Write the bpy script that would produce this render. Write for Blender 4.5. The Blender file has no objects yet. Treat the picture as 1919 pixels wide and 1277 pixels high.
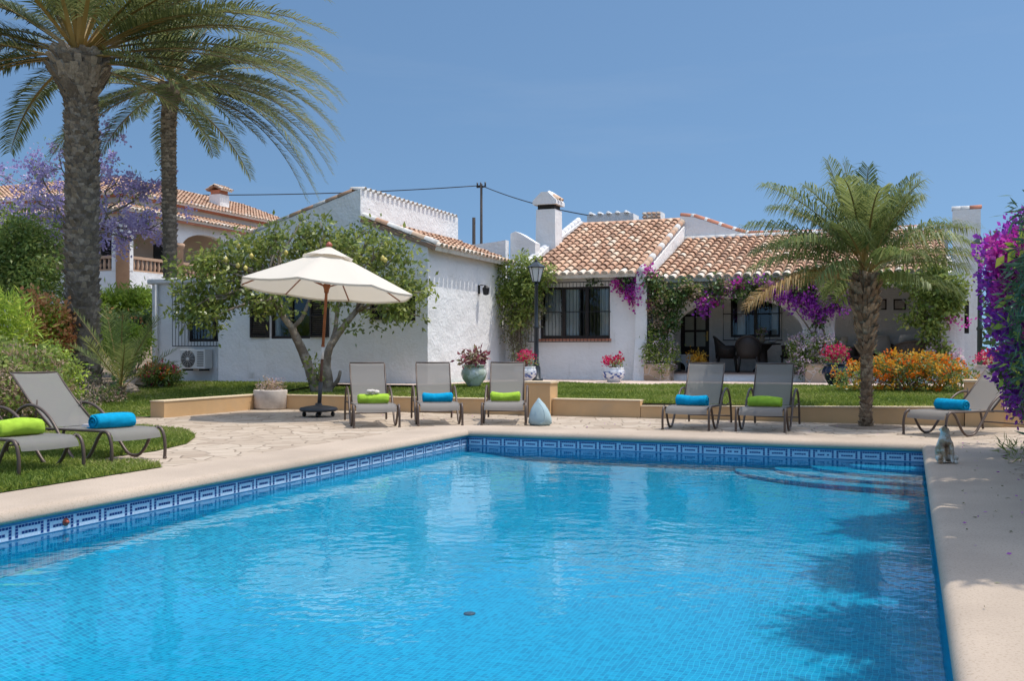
import bpy, math, random
import numpy as np
from mathutils import Vector, Matrix
random.seed(7); rng = np.random.default_rng(7)
scene = bpy.context.scene
COL = scene.collection
rad = math.radians
# ------------------------------------------------------------------ camera, sky, sun
YAW = math.atan(743/1866); FOC = 1866.0; EYE = 1.15; HX, HY = 960.0, 660.0
cam = bpy.data.cameras.new('camera'); camo = bpy.data.objects.new('camera', cam); COL.objects.link(camo)
camo.location = (0, 0, EYE); camo.rotation_euler = (rad(90), 0, YAW)
cam.sensor_width = 36; cam.lens = 36*FOC/1919; cam.shift_y = (HY-638.5)/1919; cam.shift_x = -0.5/1919
cam.clip_start = .05; cam.clip_end = 6000
scene.camera = camo
SUN_EL = rad(69.5); SUN_AZ = math.atan2(.929, .37)      # azimuth measured from +Y towards +X
w = bpy.data.worlds.new('World'); scene.world = w; w.use_nodes = True
nt = w.node_tree; bg = nt.nodes['Background']
sky = nt.nodes.new('ShaderNodeTexSky'); sky.sky_type = 'NISHITA'; sky.sun_disc = False
sky.sun_elevation = SUN_EL; sky.sun_rotation = SUN_AZ; sky.altitude = 0; sky.air_density = 1.0; sky.dust_density = 0.6; sky.ozone_density = 3.0
tco = nt.nodes.new('ShaderNodeTexCoord'); lift = nt.nodes.new('ShaderNodeVectorMath'); lift.operation = 'ADD'; lift.inputs[1].default_value = (0, 0, .22)
nrm = nt.nodes.new('ShaderNodeVectorMath'); nrm.operation = 'NORMALIZE'; nt.links.new(tco.outputs['Generated'], lift.inputs[0]); nt.links.new(lift.outputs[0], nrm.inputs[0]); nt.links.new(nrm.outputs[0], sky.inputs[0])
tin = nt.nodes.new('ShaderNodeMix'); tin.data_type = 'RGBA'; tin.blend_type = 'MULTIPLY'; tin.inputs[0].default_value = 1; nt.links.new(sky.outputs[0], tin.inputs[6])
# added fill: upper sky brightened to light the shaded walls, lower sky dimmed
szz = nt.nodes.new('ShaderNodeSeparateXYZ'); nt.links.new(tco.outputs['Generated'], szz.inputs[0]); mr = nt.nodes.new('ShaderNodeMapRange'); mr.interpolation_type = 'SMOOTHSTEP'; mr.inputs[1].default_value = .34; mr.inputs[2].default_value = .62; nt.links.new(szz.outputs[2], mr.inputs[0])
zenith_fill = nt.nodes.new('ShaderNodeMix'); zenith_fill.data_type = 'RGBA'; zenith_fill.inputs[6].default_value = (.70, .79, .775, 1); zenith_fill.inputs[7].default_value = (2.7, 2.35, 1.9, 1); nt.links.new(mr.outputs[0], zenith_fill.inputs[0]); nt.links.new(zenith_fill.outputs[2], tin.inputs[7])
cm = nt.nodes.new('ShaderNodeMapping'); cm.inputs['Scale'].default_value = (1.2, 1.2, 9); cm.inputs['Rotation'].default_value = (.12, .1, .3); nt.links.new(tco.outputs['Generated'], cm.inputs[0])
cn = nt.nodes.new('ShaderNodeTexNoise'); cn.inputs['Scale'].default_value = 2.1; cn.inputs['Detail'].default_value = 7; cn.inputs['Roughness'].default_value = .6; nt.links.new(cm.outputs[0], cn.inputs[0])
cr_ = nt.nodes.new('ShaderNodeMapRange'); cr_.inputs[1].default_value = .55; cr_.inputs[2].default_value = .8; cr_.inputs[4].default_value = .06; nt.links.new(cn.outputs[0], cr_.inputs[0])
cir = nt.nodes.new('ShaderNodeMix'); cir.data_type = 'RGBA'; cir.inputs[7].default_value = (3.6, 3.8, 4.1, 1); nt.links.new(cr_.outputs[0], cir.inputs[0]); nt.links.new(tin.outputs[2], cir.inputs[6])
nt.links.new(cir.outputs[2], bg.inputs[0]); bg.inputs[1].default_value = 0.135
sl = bpy.data.lights.new('sun', 'SUN'); sl.energy = 2.55; sl.angle = rad(.55); sl.color = (1, .95, .87)
so = bpy.data.objects.new('sun', sl); COL.objects.link(so)
SDIR = Vector((math.sin(SUN_AZ)*math.cos(SUN_EL), math.cos(SUN_AZ)*math.cos(SUN_EL), math.sin(SUN_EL)))
so.rotation_euler = SDIR.to_track_quat('Z', 'Y').to_euler(); so.location = SDIR*50
scene.view_settings.view_transform = 'Standard'; scene.view_settings.look = 'None'
scene.view_settings.exposure = 0.46; scene.view_settings.gamma = 1
scene.cycles.max_bounces = 8; scene.cycles.transparent_max_bounces = 16; scene.cycles.caustics_reflective = False; scene.cycles.caustics_refractive = False
scene.cycles.sample_clamp_indirect = 6

# ------------------------------------------------------------------ survey helpers: where a sight line meets a known plane
F2 = (-math.sin(YAW), math.cos(YAW)); R2 = (math.cos(YAW), math.sin(YAW))
def ray(px, py):
    s = (px-HX)/FOC
    return (F2[0]+R2[0]*s, F2[1]+R2[1]*s, (HY-py)/FOC)
def PZ(px, py, z=0.):
    d = ray(px, py); k = (z-EYE)/d[2]; return (d[0]*k, d[1]*k, z)
def PY(px, py, Y):
    d = ray(px, py); k = Y/d[1]; return (d[0]*k, Y, EYE+d[2]*k)
def PX(px, py, X):
    d = ray(px, py); k = X/d[0]; return (X, d[1]*k, EYE+d[2]*k)
def PD(px, py, D):
    d = ray(px, py); return (d[0]*D, d[1]*D, EYE+d[2]*D)

# ------------------------------------------------------------------ mesh building
class MB:
    def __init__(s): s.v = []; s.f = []; s.m = []; s.sm = []; s.t = []
    def add(s, vs, fs, mat=0, smooth=False, tone=.5):
        o = len(s.v); s.v += [tuple(v) for v in vs]
        for f in fs: s.f.append(tuple(i+o for i in f)); s.m.append(mat); s.sm.append(smooth); s.t.append(tone)
        return s
    def box(s, x0, x1, y0, y1, z0, z1, mat=0, tone=.5):
        v = [(x0,y0,z0),(x1,y0,z0),(x1,y1,z0),(x0,y1,z0),(x0,y0,z1),(x1,y0,z1),(x1,y1,z1),(x0,y1,z1)]
        return s.add(v, [(0,3,2,1),(4,5,6,7),(0,1,5,4),(1,2,6,5),(2,3,7,6),(3,0,4,7)], mat, False, tone)
    def bbox(s, x0, x1, y0, y1, z0, z1, b=.01, mat=0):   # chamfered box
        vs = []; xs = (x0, x1); ys = (y0, y1); zs = (z0, z1); idx = {}
        for i in (0,1):
            for j in (0,1):
                for k in (0,1):
                    sx, sy, sz = 1-2*i, 1-2*j, 1-2*k; p = (xs[i], ys[j], zs[k])
                    for a, q in enumerate(((p[0], p[1]+sy*b, p[2]+sz*b), (p[0]+sx*b, p[1], p[2]+sz*b), (p[0]+sx*b, p[1]+sy*b, p[2]))):
                        idx[i,j,k,a] = len(vs); vs.append(q)
        fs = []
        for i in (0,1): fs.append([idx[i,0,0,0], idx[i,0,1,0], idx[i,1,1,0], idx[i,1,0,0]][::(1 if i == 0 else -1)])
        for j in (0,1): fs.append([idx[0,j,0,1], idx[1,j,0,1], idx[1,j,1,1], idx[0,j,1,1]][::(1 if j == 0 else -1)])
        for k in (0,1): fs.append([idx[0,0,k,2], idx[0,1,k,2], idx[1,1,k,2], idx[1,0,k,2]][::(1 if k == 0 else -1)])
        for i in (0,1):
            for j in (0,1): fs.append([idx[i,j,0,0], idx[i,j,0,1], idx[i,j,1,1], idx[i,j,1,0]])
            for k in (0,1): fs.append([idx[i,0,k,0], idx[i,0,k,2], idx[i,1,k,2], idx[i,1,k,0]])
        for j in (0,1):
            for k in (0,1): fs.append([idx[0,j,k,1], idx[0,j,k,2], idx[1,j,k,2], idx[1,j,k,1]])
        for i in (0,1):
            for j in (0,1):
                for k in (0,1): fs.append([idx[i,j,k,a] for a in (0,1,2)])
        return s.add(vs, fs, mat)
    def prism(s, poly, axis, a, b, mat=0):               # polygon in the two other axes, pushed along axis from a to b
        def P(p, q): return {'x': (q, p[0], p[1]), 'y': (p[0], q, p[1]), 'z': (p[0], p[1], q)}[axis]
        n = len(poly); v = [P(p, a) for p in poly]+[P(p, b) for p in poly]
        return s.add(v, [tuple(range(n-1, -1, -1)), tuple(range(n, 2*n))]+[(i, (i+1) % n, n+(i+1) % n, n+i) for i in range(n)], mat)
    def tube(s, pts, r, n=8, mat=0, tone=.5, cap=True, smooth=True, flat=None):
        pts = [Vector(p) for p in pts]; k = len(pts)
        rs = list(r) if hasattr(r, '__len__') else [r]*k
        vs = []; up = None
        for i, p in enumerate(pts):
            t = (pts[min(i+1, k-1)]-pts[max(i-1, 0)])
            if t.length < 1e-9: t = Vector((0,0,1))
            t.normalize()
            if up is None:
                up = Vector((0,0,1)) if abs(t.z) < .9 else Vector((0,1,0))
            up = (up-t*up.dot(t))
            if up.length < 1e-6: up = t.orthogonal()
            up.normalize(); sd = t.cross(up)
            for j in range(n):
                a = 2*math.pi*j/n; ca, sa = math.cos(a), math.sin(a)
                fl = flat if flat else 1.
                vs.append(p+up*(rs[i]*ca*fl)+sd*(rs[i]*sa))
        fs = [(i*n+j, i*n+(j+1) % n, (i+1)*n+(j+1) % n, (i+1)*n+j) for i in range(k-1) for j in range(n)]
        if cap: fs += [tuple(range(n-1, -1, -1)), tuple(range((k-1)*n, k*n))]
        return s.add(vs, fs, mat, smooth, tone)
    def lathe(s, prof, c=(0,0,0), n=20, mat=0, smooth=True, wob=0., cap=True):
        vs = []; k = len(prof)
        for r, z in prof:
            for j in range(n):
                a = 2*math.pi*j/n; q = r*(1+wob*math.sin(3*a+z*5)); vs.append((c[0]+q*math.cos(a), c[1]+q*math.sin(a), c[2]+z))
        fs = [(i*n+j, i*n+(j+1) % n, (i+1)*n+(j+1) % n, (i+1)*n+j) for i in range(k-1) for j in range(n)]
        if cap: fs += [tuple(range(n-1, -1, -1)), tuple(range((k-1)*n, k*n))]
        return s.add(vs, fs, mat, smooth)
    def ball(s, c, r, n=10, m=6, mat=0, tone=.5):
        r = r if hasattr(r, '__len__') else (r, r, r); vs = [(c[0], c[1], c[2]-r[2])]
        for i in range(1, m):
            ph = math.pi*i/m-math.pi/2
            for j in range(n):
                a = 2*math.pi*j/n; vs.append((c[0]+r[0]*math.cos(ph)*math.cos(a), c[1]+r[1]*math.cos(ph)*math.sin(a), c[2]+r[2]*math.sin(ph)))
        vs.append((c[0], c[1], c[2]+r[2])); e = len(vs)-1; fs = []
        for j in range(n): fs.append((0, 1+(j+1) % n, 1+j)); fs.append((e, 1+(m-2)*n+j, 1+(m-2)*n+(j+1) % n))
        for i in range(m-2):
            for j in range(n): fs.append((1+i*n+j, 1+i*n+(j+1) % n, 1+(i+1)*n+(j+1) % n, 1+(i+1)*n+j))
        return s.add(vs, fs, mat, True, tone)
    def xform(s, M, start=0):
        for i in range(start, len(s.v)): s.v[i] = tuple(M @ Vector(s.v[i]))
        return s
    def build(s, name, mats, parent=None, local=False, autosmooth=False):
        me = bpy.data.meshes.new(name)
        off = Vector((0,0,0))
        if parent is not None and not local: off = world_loc(parent)
        vs = np.array(s.v, dtype=np.float64)-np.array(off)
        me.from_pydata(vs.tolist(), [], s.f)
        for m in (mats if isinstance(mats, (list, tuple)) else [mats]): me.materials.append(m)
        me.polygons.foreach_set('material_index', s.m); me.polygons.foreach_set('use_smooth', s.sm)
        at = me.attributes.new('tone', 'FLOAT', 'FACE'); at.data.foreach_set('value', np.array(s.t, dtype=np.float32))
        me.update()
        o = bpy.data.objects.new(name, me); COL.objects.link(o)
        if parent is not None: o.parent = parent
        return o
def world_loc(o):
    p = Vector((0,0,0))
    while o is not None: p = p+Vector(o.location); o = o.parent
    return p
def quads_obj(name, V, tone, mats, parent=None, midx=None, local=False, k=4):
    """V: (n,k,3) loose faces"""
    V = np.asarray(V, dtype=np.float64)
    if parent is not None and not local: V = V-np.array(world_loc(parent))
    n = V.shape[0]; me = bpy.data.meshes.new(name)
    me.vertices.add(n*k); me.vertices.foreach_set('co', V.reshape(-1).astype(np.float32))
    me.loops.add(n*k); me.loops.foreach_set('vertex_index', np.arange(n*k, dtype=np.int32))
    me.polygons.add(n); me.polygons.foreach_set('loop_start', np.arange(0, n*k, k, dtype=np.int32))
    for m in (mats if isinstance(mats, (list, tuple)) else [mats]): me.materials.append(m)
    if midx is not None: me.polygons.foreach_set('material_index', np.asarray(midx, dtype=np.int32))
    at = me.attributes.new('tone', 'FLOAT', 'FACE'); at.data.foreach_set('value', np.asarray(tone, dtype=np.float32))
    me.update(calc_edges=True); me.validate()
    o = bpy.data.objects.new(name, me); COL.objects.link(o)
    if parent is not None: o.parent = parent
    return o
def tag(o, label, cat, group=None):
    o['label'] = label; o['category'] = cat
    if group: o['group'] = group
    return o
def thing(name, label, cat, loc=(0,0,0), rz=0, group=None):
    o = bpy.data.objects.new(name, None); COL.objects.link(o); o.empty_display_size = .2
    o.location = loc; o.rotation_euler = (0, 0, rz); return tag(o, label, cat, group)
def struct(o, kind='structure'): o['kind'] = kind; return o
def dup(root, loc, rz, label, group=None, rot=None):
    r = root.copy(); COL.objects.link(r); r.location = loc; r.rotation_euler = rot if rot else (0, 0, rz); r['label'] = label
    if group: r['group'] = group
    for ch in list(root.children):
        c = ch.copy(); COL.objects.link(c); c.parent = r
        for g in list(ch.children):
            d = g.copy(); COL.objects.link(d); d.parent = c
    return r
def smooth_path(pts, sub=4):
    P = [Vector(p) for p in pts]; out = []
    for i in range(len(P)-1):
        a, b, c, d = P[max(i-1,0)], P[i], P[i+1], P[min(i+2,len(P)-1)]
        for j in range(sub):
            t = j/sub; out.append(.5*((2*b)+(c-a)*t+(2*a-5*b+4*c-d)*t*t+(3*b-a-3*c+d)*t**3))
    out.append(P[-1]); return out

# ------------------------------------------------------------------ materials
def newmat(name):
    m = bpy.data.materials.new(name); m.use_nodes = True; t = m.node_tree; t.nodes.clear()
    out = t.nodes.new('ShaderNodeOutputMaterial'); return m, t, out
def N(t, typ, **kw):
    n = t.nodes.new(typ)
    for k, v in kw.items():
        if k.startswith('i_'):
            n.inputs[k[2:].replace('_', ' ')].default_value = v
        else: setattr(n, k, v)
    return n
def ramp(t, stops, interp='LINEAR'):
    n = t.nodes.new('ShaderNodeValToRGB'); e = n.color_ramp; e.interpolation = interp
    while len(e.elements) < len(stops): e.elements.new(.5)
    for el, (p, c) in zip(e.elements, stops): el.position = p; el.color = (*c, 1)
    return n
def mixc(t, a, b, fac, mode='MIX'):
    n = t.nodes.new('ShaderNodeMix'); n.data_type = 'RGBA'; n.blend_type = mode
    for sock, val in ((n.inputs[6], a), (n.inputs[7], b), (n.inputs[0], fac)):
        if hasattr(val, 'links') or hasattr(val, 'is_linked'): t.links.new(val, sock)
        elif isinstance(val, (int, float)): sock.default_value = val
        else: sock.default_value = (*val, 1)
    return n.outputs[2]
def coords(t, scale=(1,1,1), space='Object'):
    tc = t.nodes.new('ShaderNodeTexCoord'); mp = t.nodes.new('ShaderNodeMapping'); mp.inputs['Scale'].default_value = scale
    t.links.new(tc.outputs[space], mp.inputs[0]); return mp.outputs[0]
def geo_pos(t, scale=(1,1,1)):
    g = t.nodes.new('ShaderNodeNewGeometry'); mp = t.nodes.new('ShaderNodeMapping'); mp.inputs['Scale'].default_value = scale
    t.links.new(g.outputs['Position'], mp.inputs[0]); return mp.outputs[0]
def noise(t, vec, scale, detail=4, rough=.55):
    n = N(t, 'ShaderNodeTexNoise'); n.inputs['Scale'].default_value = scale; n.inputs['Detail'].default_value = detail; n.inputs['Roughness'].default_value = rough
    t.links.new(vec, n.inputs['Vector']); return n.outputs[0]
def bump(t, h, strength=.3, dist=.01):
    b = N(t, 'ShaderNodeBump'); b.inputs['Strength'].default_value = strength; b.inputs['Distance'].default_value = dist
    t.links.new(h, b.inputs['Height']); return b.outputs[0]
def pm(name, c, rough=.6, var=.12, vs=8., bs=60., bstr=.15, bd=.004, metal=0., c2=None, c2scale=3., c2lo=.45, c2hi=.75, spec=.4):
    """a Principled surface with two scales of colour variation and a fine bump"""
    m, t, out = newmat(name); p = N(t, 'ShaderNodeBsdfPrincipled'); t.links.new(p.outputs[0], out.inputs[0])
    v = coords(t); nz = noise(t, v, vs)
    lo = tuple(max(0, x*(1-var)) for x in c); hi = tuple(min(1, x*(1+var)) for x in c)
    r = ramp(t, [(.25, lo), (.75, hi)]); t.links.new(nz, r.inputs[0]); colr = r.outputs[0]
    if c2:
        n2 = noise(t, v, c2scale, 6, .65); r2 = ramp(t, [(c2lo, (0,0,0)), (c2hi, (1,1,1))]); t.links.new(n2, r2.inputs[0]); colr = mixc(t, colr, c2, r2.outputs[0])
    t.links.new(colr, p.inputs['Base Color'])
    p.inputs['Roughness'].default_value = rough; p.inputs['Metallic'].default_value = metal; p.inputs['Specular IOR Level'].default_value = spec
    if bstr: t.links.new(bump(t, noise(t, v, bs, 5, .6), bstr, bd), p.inputs['Normal'])
    return m
def leafmat(name, stops, trans=.35, rough=.45, spec=.4, warm=0.):
    m, t, out = newmat(name); a = N(t, 'ShaderNodeAttribute', attribute_name='tone'); r = ramp(t, stops); t.links.new(a.outputs['Fac'], r.inputs[0])
    p = N(t, 'ShaderNodeBsdfPrincipled'); p.inputs['Roughness'].default_value = rough; p.inputs['Specular IOR Level'].default_value = spec; t.links.new(r.outputs[0], p.inputs['Base Color'])
    tr = N(t, 'ShaderNodeBsdfTranslucent'); t.links.new(mixc(t, r.outputs[0], (1,1,.4), warm, 'MIX'), tr.inputs[0])
    mx = N(t, 'ShaderNodeMixShader'); mx.inputs[0].default_value = trans
    t.links.new(p.outputs[0], mx.inputs[1]); t.links.new(tr.outputs[0], mx.inputs[2]); t.links.new(mx.outputs[0], out.inputs[0]); return m
M = {}
def stucco():
    m, t, out = newmat('white stucco'); p = N(t, 'ShaderNodeBsdfPrincipled'); t.links.new(p.outputs[0], out.inputs[0]); v = geo_pos(t)
    n1 = noise(t, v, 1.3, 6, .6); r = ramp(t, [(.3, (.76,.75,.73)), (.7, (.83,.825,.81))]); t.links.new(n1, r.inputs[0])
    n2 = noise(t, geo_pos(t, (2.2,2.2,.35)), 2.2, 6, .7); r2 = ramp(t, [(.58, (0,0,0)), (.8, (1,1,1))]); t.links.new(n2, r2.inputs[0])
    mul = N(t, 'ShaderNodeMath', operation='MULTIPLY'); mul.inputs[1].default_value = .65; t.links.new(r2.outputs[0], mul.inputs[0])
    t.links.new(mixc(t, r.outputs[0], (.55,.53,.48), mul.outputs[0]), p.inputs['Base Color']); p.inputs['Roughness'].default_value = .9; p.inputs['Specular IOR Level'].default_value = .15
    n3 = noise(t, v, 14, 4, .6); n4 = noise(t, v, 2.5, 2, .5); ad = N(t, 'ShaderNodeMath', operation='MULTIPLY_ADD'); ad.inputs[1].default_value = 2.2; t.links.new(n4, ad.inputs[0]); t.links.new(n3, ad.inputs[2])
    t.links.new(bump(t, ad.outputs[0], .55, .035), p.inputs['Normal']); return m
M['stucco'] = stucco()
def tilemat():
    m, t, out = newmat('clay roof tile'); p = N(t, 'ShaderNodeBsdfPrincipled'); t.links.new(p.outputs[0], out.inputs[0])
    a = N(t, 'ShaderNodeAttribute', attribute_name='tone')
    r = ramp(t, [(0, (.27,.17,.115)), (.16, (.37,.23,.155)), (.36, (.47,.28,.185)), (.58, (.56,.345,.225)), (.74, (.60,.41,.28)), (.9, (.64,.51,.38)), (1, (.68,.60,.50))]); t.links.new(a.outputs['Fac'], r.inputs[0])
    v = geo_pos(t); n2 = noise(t, v, 9, 6, .7); r2 = ramp(t, [(.5, (0,0,0)), (.72, (1,1,1))]); t.links.new(n2, r2.inputs[0])
    mu = N(t, 'ShaderNodeMath', operation='MULTIPLY'); mu.inputs[1].default_value = .4; t.links.new(r2.outputs[0], mu.inputs[0])
    t.links.new(mixc(t, r.outputs[0], (.12,.105,.085), mu.outputs[0]), p.inputs['Base Color']); p.inputs['Roughness'].default_value = .85; p.inputs['Specular IOR Level'].default_value = .2
    t.links.new(bump(t, noise(t, v, 40, 4), .3, .006), p.inputs['Normal']); return m
M['tile'] = tilemat()
M['tile_new'] = pm('new clay tile', (.50,.20,.12), .8, .25, 3, 30, .3, .01)
M['mortar'] = pm('white mortar', (.72,.69,.64), .9, .1, 10, 40, .4, .01, c2=(.38,.34,.29), c2scale=6, c2lo=.5, c2hi=.8)
M['ochre'] = pm('ochre painted wall', (.60,.39,.20), .85, .07, 2.5, 30, .35, .008, c2=(.50,.36,.22), c2scale=1.6, c2lo=.52, c2hi=.85, spec=.2)
M['ochre_top'] = pm('cream wall top', (.70,.55,.36), .85, .08, 3, 30, .3, .006, c2=(.5,.42,.3), spec=.2)
M['iron'] = pm('black wrought iron', (.012,.012,.013), .5, .3, 20, 80, .1)
M['darkwood'] = pm('dark stained wood', (.020,.012,.009), .45, .35, 12, 60, .2, .002)
M['teak'] = pm('varnished teak', (.30,.10,.035), .45, .3, 9, 40, .15, .002)
M['teakdark'] = pm('dark varnished teak', (.10,.04,.02), .45, .3, 9, 40, .15, .002)
M['grey_metal'] = pm('dark grey metal', (.05,.05,.052), .45, .15, 10, 60, .1)
M['bronze'] = pm('brown powder coated tube', (.105,.075,.058), .42, .12, 10, 60, .08, metal=.15)
M['cream'] = pm('cream canvas', (.79,.75,.66), .9, .05, 3, 220, .2, .001, spec=.1)
M['cushion'] = pm('cream cushion cloth', (.62,.57,.50), .95, .08, 5, 150, .2, .002, spec=.1)
M['plastic_white'] = pm('white painted metal', (.70,.69,.66), .5, .05, 4, 40, .05)
M['lampglass'] = pm('milky lamp glass', (.62,.64,.64), .25, .06, 6, 10, 0)
M['greenpaint'] = pm('dark green painted iron', (.012,.028,.022), .4, .2, 10, 60, .08)
M['bluepaint'] = pm('dark slate painted iron', (.022,.030,.038), .4, .2, 10, 60, .08)
M['bark'] = pm('grey brown bark', (.17,.135,.10), .9, .3, 6, 18, .8, .02, c2=(.34,.30,.24), c2scale=5, c2lo=.45, c2hi=.62)
M['vinewood'] = pm('vine wood', (.20,.16,.12), .9, .3, 6, 18, .6, .015)
M['stone'] = pm('rough garden stone', (.42,.33,.25), .9, .25, 3, 12, .7, .03, c2=(.28,.2,.15), c2scale=4)
M['wicker_brown'] = pm('mid brown wicker', (.13,.095,.07), .6, .4, 30, 90, .8, .006)
M['wicker'] = pm('dark brown wicker', (.030,.023,.019), .55, .4, 30, 90, .8, .006)
def glass():
    m, t, out = newmat('window glass'); tr = N(t, 'ShaderNodeBsdfTransparent'); tr.inputs[0].default_value = (.95,.97,.97,1)
    g = N(t, 'ShaderNodeBsdfGlossy'); g.inputs['Roughness'].default_value = .02; g.inputs[0].default_value = (.9,.93,.95,1)
    fr = N(t, 'ShaderNodeFresnel'); fr.inputs[0].default_value = 1.7
    v = geo_pos(t); t.links.new(bump(t, noise(t, v, 1.5, 1), .05, .02), g.inputs['Normal'])
    mx = N(t, 'ShaderNodeMixShader'); t.links.new(fr.outputs[0], mx.inputs[0]); t.links.new(tr.outputs[0], mx.inputs[1]); t.links.new(g.outputs[0], mx.inputs[2]); t.links.new(mx.outputs[0], out.inputs[0]); return m
M['glass'] = glass()
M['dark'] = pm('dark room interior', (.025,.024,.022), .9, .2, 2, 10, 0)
M['curtain'] = pm('white voile curtain', (.80,.80,.78), .9, .04, 3, 30, 0)
def slingmat():
    m, t, out = newmat('grey mesh sling'); v = coords(t); p = N(t, 'ShaderNodeBsdfPrincipled'); p.inputs['Roughness'].default_value = .8
    n1 = noise(t, coords(t, (4,90,90)), 3, 3); r = ramp(t, [(.3, (.26,.25,.235)), (.7, (.33,.315,.295))]); t.links.new(n1, r.inputs[0]); t.links.new(r.outputs[0], p.inputs['Base Color'])
    tl = N(t, 'ShaderNodeBsdfTranslucent'); tl.inputs[0].default_value = (.42,.40,.37,1); tp = N(t, 'ShaderNodeBsdfTransparent')
    a = N(t, 'ShaderNodeMixShader'); a.inputs[0].default_value = .42; t.links.new(p.outputs[0], a.inputs[1]); t.links.new(tl.outputs[0], a.inputs[2])
    b = N(t, 'ShaderNodeMixShader'); b.inputs[0].default_value = .10; t.links.new(a.outputs[0], b.inputs[1]); t.links.new(tp.outputs[0], b.inputs[2]); t.links.new(b.outputs[0], out.inputs[0]); return m
M['sling'] = slingmat()
def terry(name, c):
    return pm(name, c, .95, .16, 14, 140, .9, .012, spec=.05)
M['towel_green'] = terry('lime terry cloth', (.38,.58,.06)); M['towel_blue'] = terry('turquoise terry cloth', (.008,.33,.56))
def mosaic(name, axes, c1, c2, grout, tile=.036, bias=0.):
    m, t, out = newmat(name); g = N(t, 'ShaderNodeNewGeometry'); sx = N(t, 'ShaderNodeSeparateXYZ'); t.links.new(g.outputs['Position'], sx.inputs[0])
    cb0 = N(t, 'ShaderNodeCombineXYZ'); t.links.new(sx.outputs[axes[0]], cb0.inputs[0]); t.links.new(sx.outputs[axes[1]], cb0.inputs[1])
    nz = N(t, 'ShaderNodeTexNoise'); nz.inputs['Scale'].default_value = 3.2; nz.inputs['Detail'].default_value = 3; t.links.new(g.outputs['Position'], nz.inputs['Vector']); cb = N(t, 'ShaderNodeVectorMath', operation='MULTIPLY_ADD'); cb.inputs[1].default_value = (.07,.07,.07); t.links.new(nz.outputs['Color'], cb.inputs[0]); t.links.new(cb0.outputs[0], cb.inputs[2])
    b = N(t, 'ShaderNodeTexBrick', offset=0., squash=1.); b.inputs['Scale'].default_value = 1; b.inputs['Brick Width'].default_value = tile; b.inputs['Row Height'].default_value = tile
    b.inputs['Mortar Size'].default_value = .0022; b.inputs['Mortar Smooth'].default_value = .3; b.inputs['Bias'].default_value = bias
    b.inputs['Color1'].default_value = (*c1, 1); b.inputs['Color2'].default_value = (*c2, 1); b.inputs['Mortar'].default_value = (*grout, 1); t.links.new(cb.outputs[0], b.inputs['Vector'])
    p = N(t, 'ShaderNodeBsdfPrincipled'); p.inputs['Roughness'].default_value = .35; t.links.new(b.outputs[0], p.inputs['Base Color']); t.links.new(p.outputs[0], out.inputs[0]); return m
BL1, BL2, GR = (.0,.20,.39), (.002,.335,.56), (.025,.48,.66)
M['mos_z'] = mosaic('blue floor mosaic', (0,1), BL1, BL2, GR)
M['mos_x'] = mosaic('blue side mosaic', (1,2), BL1, BL2, GR); M['mos_y'] = mosaic('blue end mosaic', (0,2), BL1, BL2, GR)
M['key_light'] = pm('pale frieze mosaic', (.52,.62,.74), .35, .08, 40, 100, .05); M['key_dark'] = pm('navy frieze mosaic', (.018,.045,.20), .3, .3, 40, 100, .05)
M['key_blue'] = pm('mid blue mosaic', (.05,.22,.42), .35, .15, 30, 100, .05)
def watermat():
    m, t, out = newmat('pool water'); tr = N(t, 'ShaderNodeBsdfTransparent'); tr.inputs[0].default_value = (.86,.97,.99,1)
    g = N(t, 'ShaderNodeBsdfGlossy'); g.inputs['Roughness'].default_value = .015; g.inputs[0].default_value = (.78,.94,1,1)
    v1 = geo_pos(t, (1,1,1)); n1 = noise(t, v1, 2.2, 3, .5); n2 = noise(t, v1, 9, 2, .5); ad = N(t, 'ShaderNodeMath', operation='MULTIPLY_ADD'); ad.inputs[1].default_value = .22; t.links.new(n2, ad.inputs[0]); t.links.new(n1, ad.inputs[2])
    nb = bump(t, ad.outputs[0], .16, .06); t.links.new(nb, g.inputs['Normal'])
    fr = N(t, 'ShaderNodeFresnel'); fr.inputs[0].default_value = 1.33; t.links.new(nb, fr.inputs['Normal'])
    mx = N(t, 'ShaderNodeMixShader'); t.links.new(fr.outputs[0], mx.inputs[0]); t.links.new(tr.outputs[0], mx.inputs[1]); t.links.new(g.outputs[0], mx.inputs[2]); t.links.new(mx.outputs[0], out.inputs[0]); return m
M['water'] = watermat()
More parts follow.
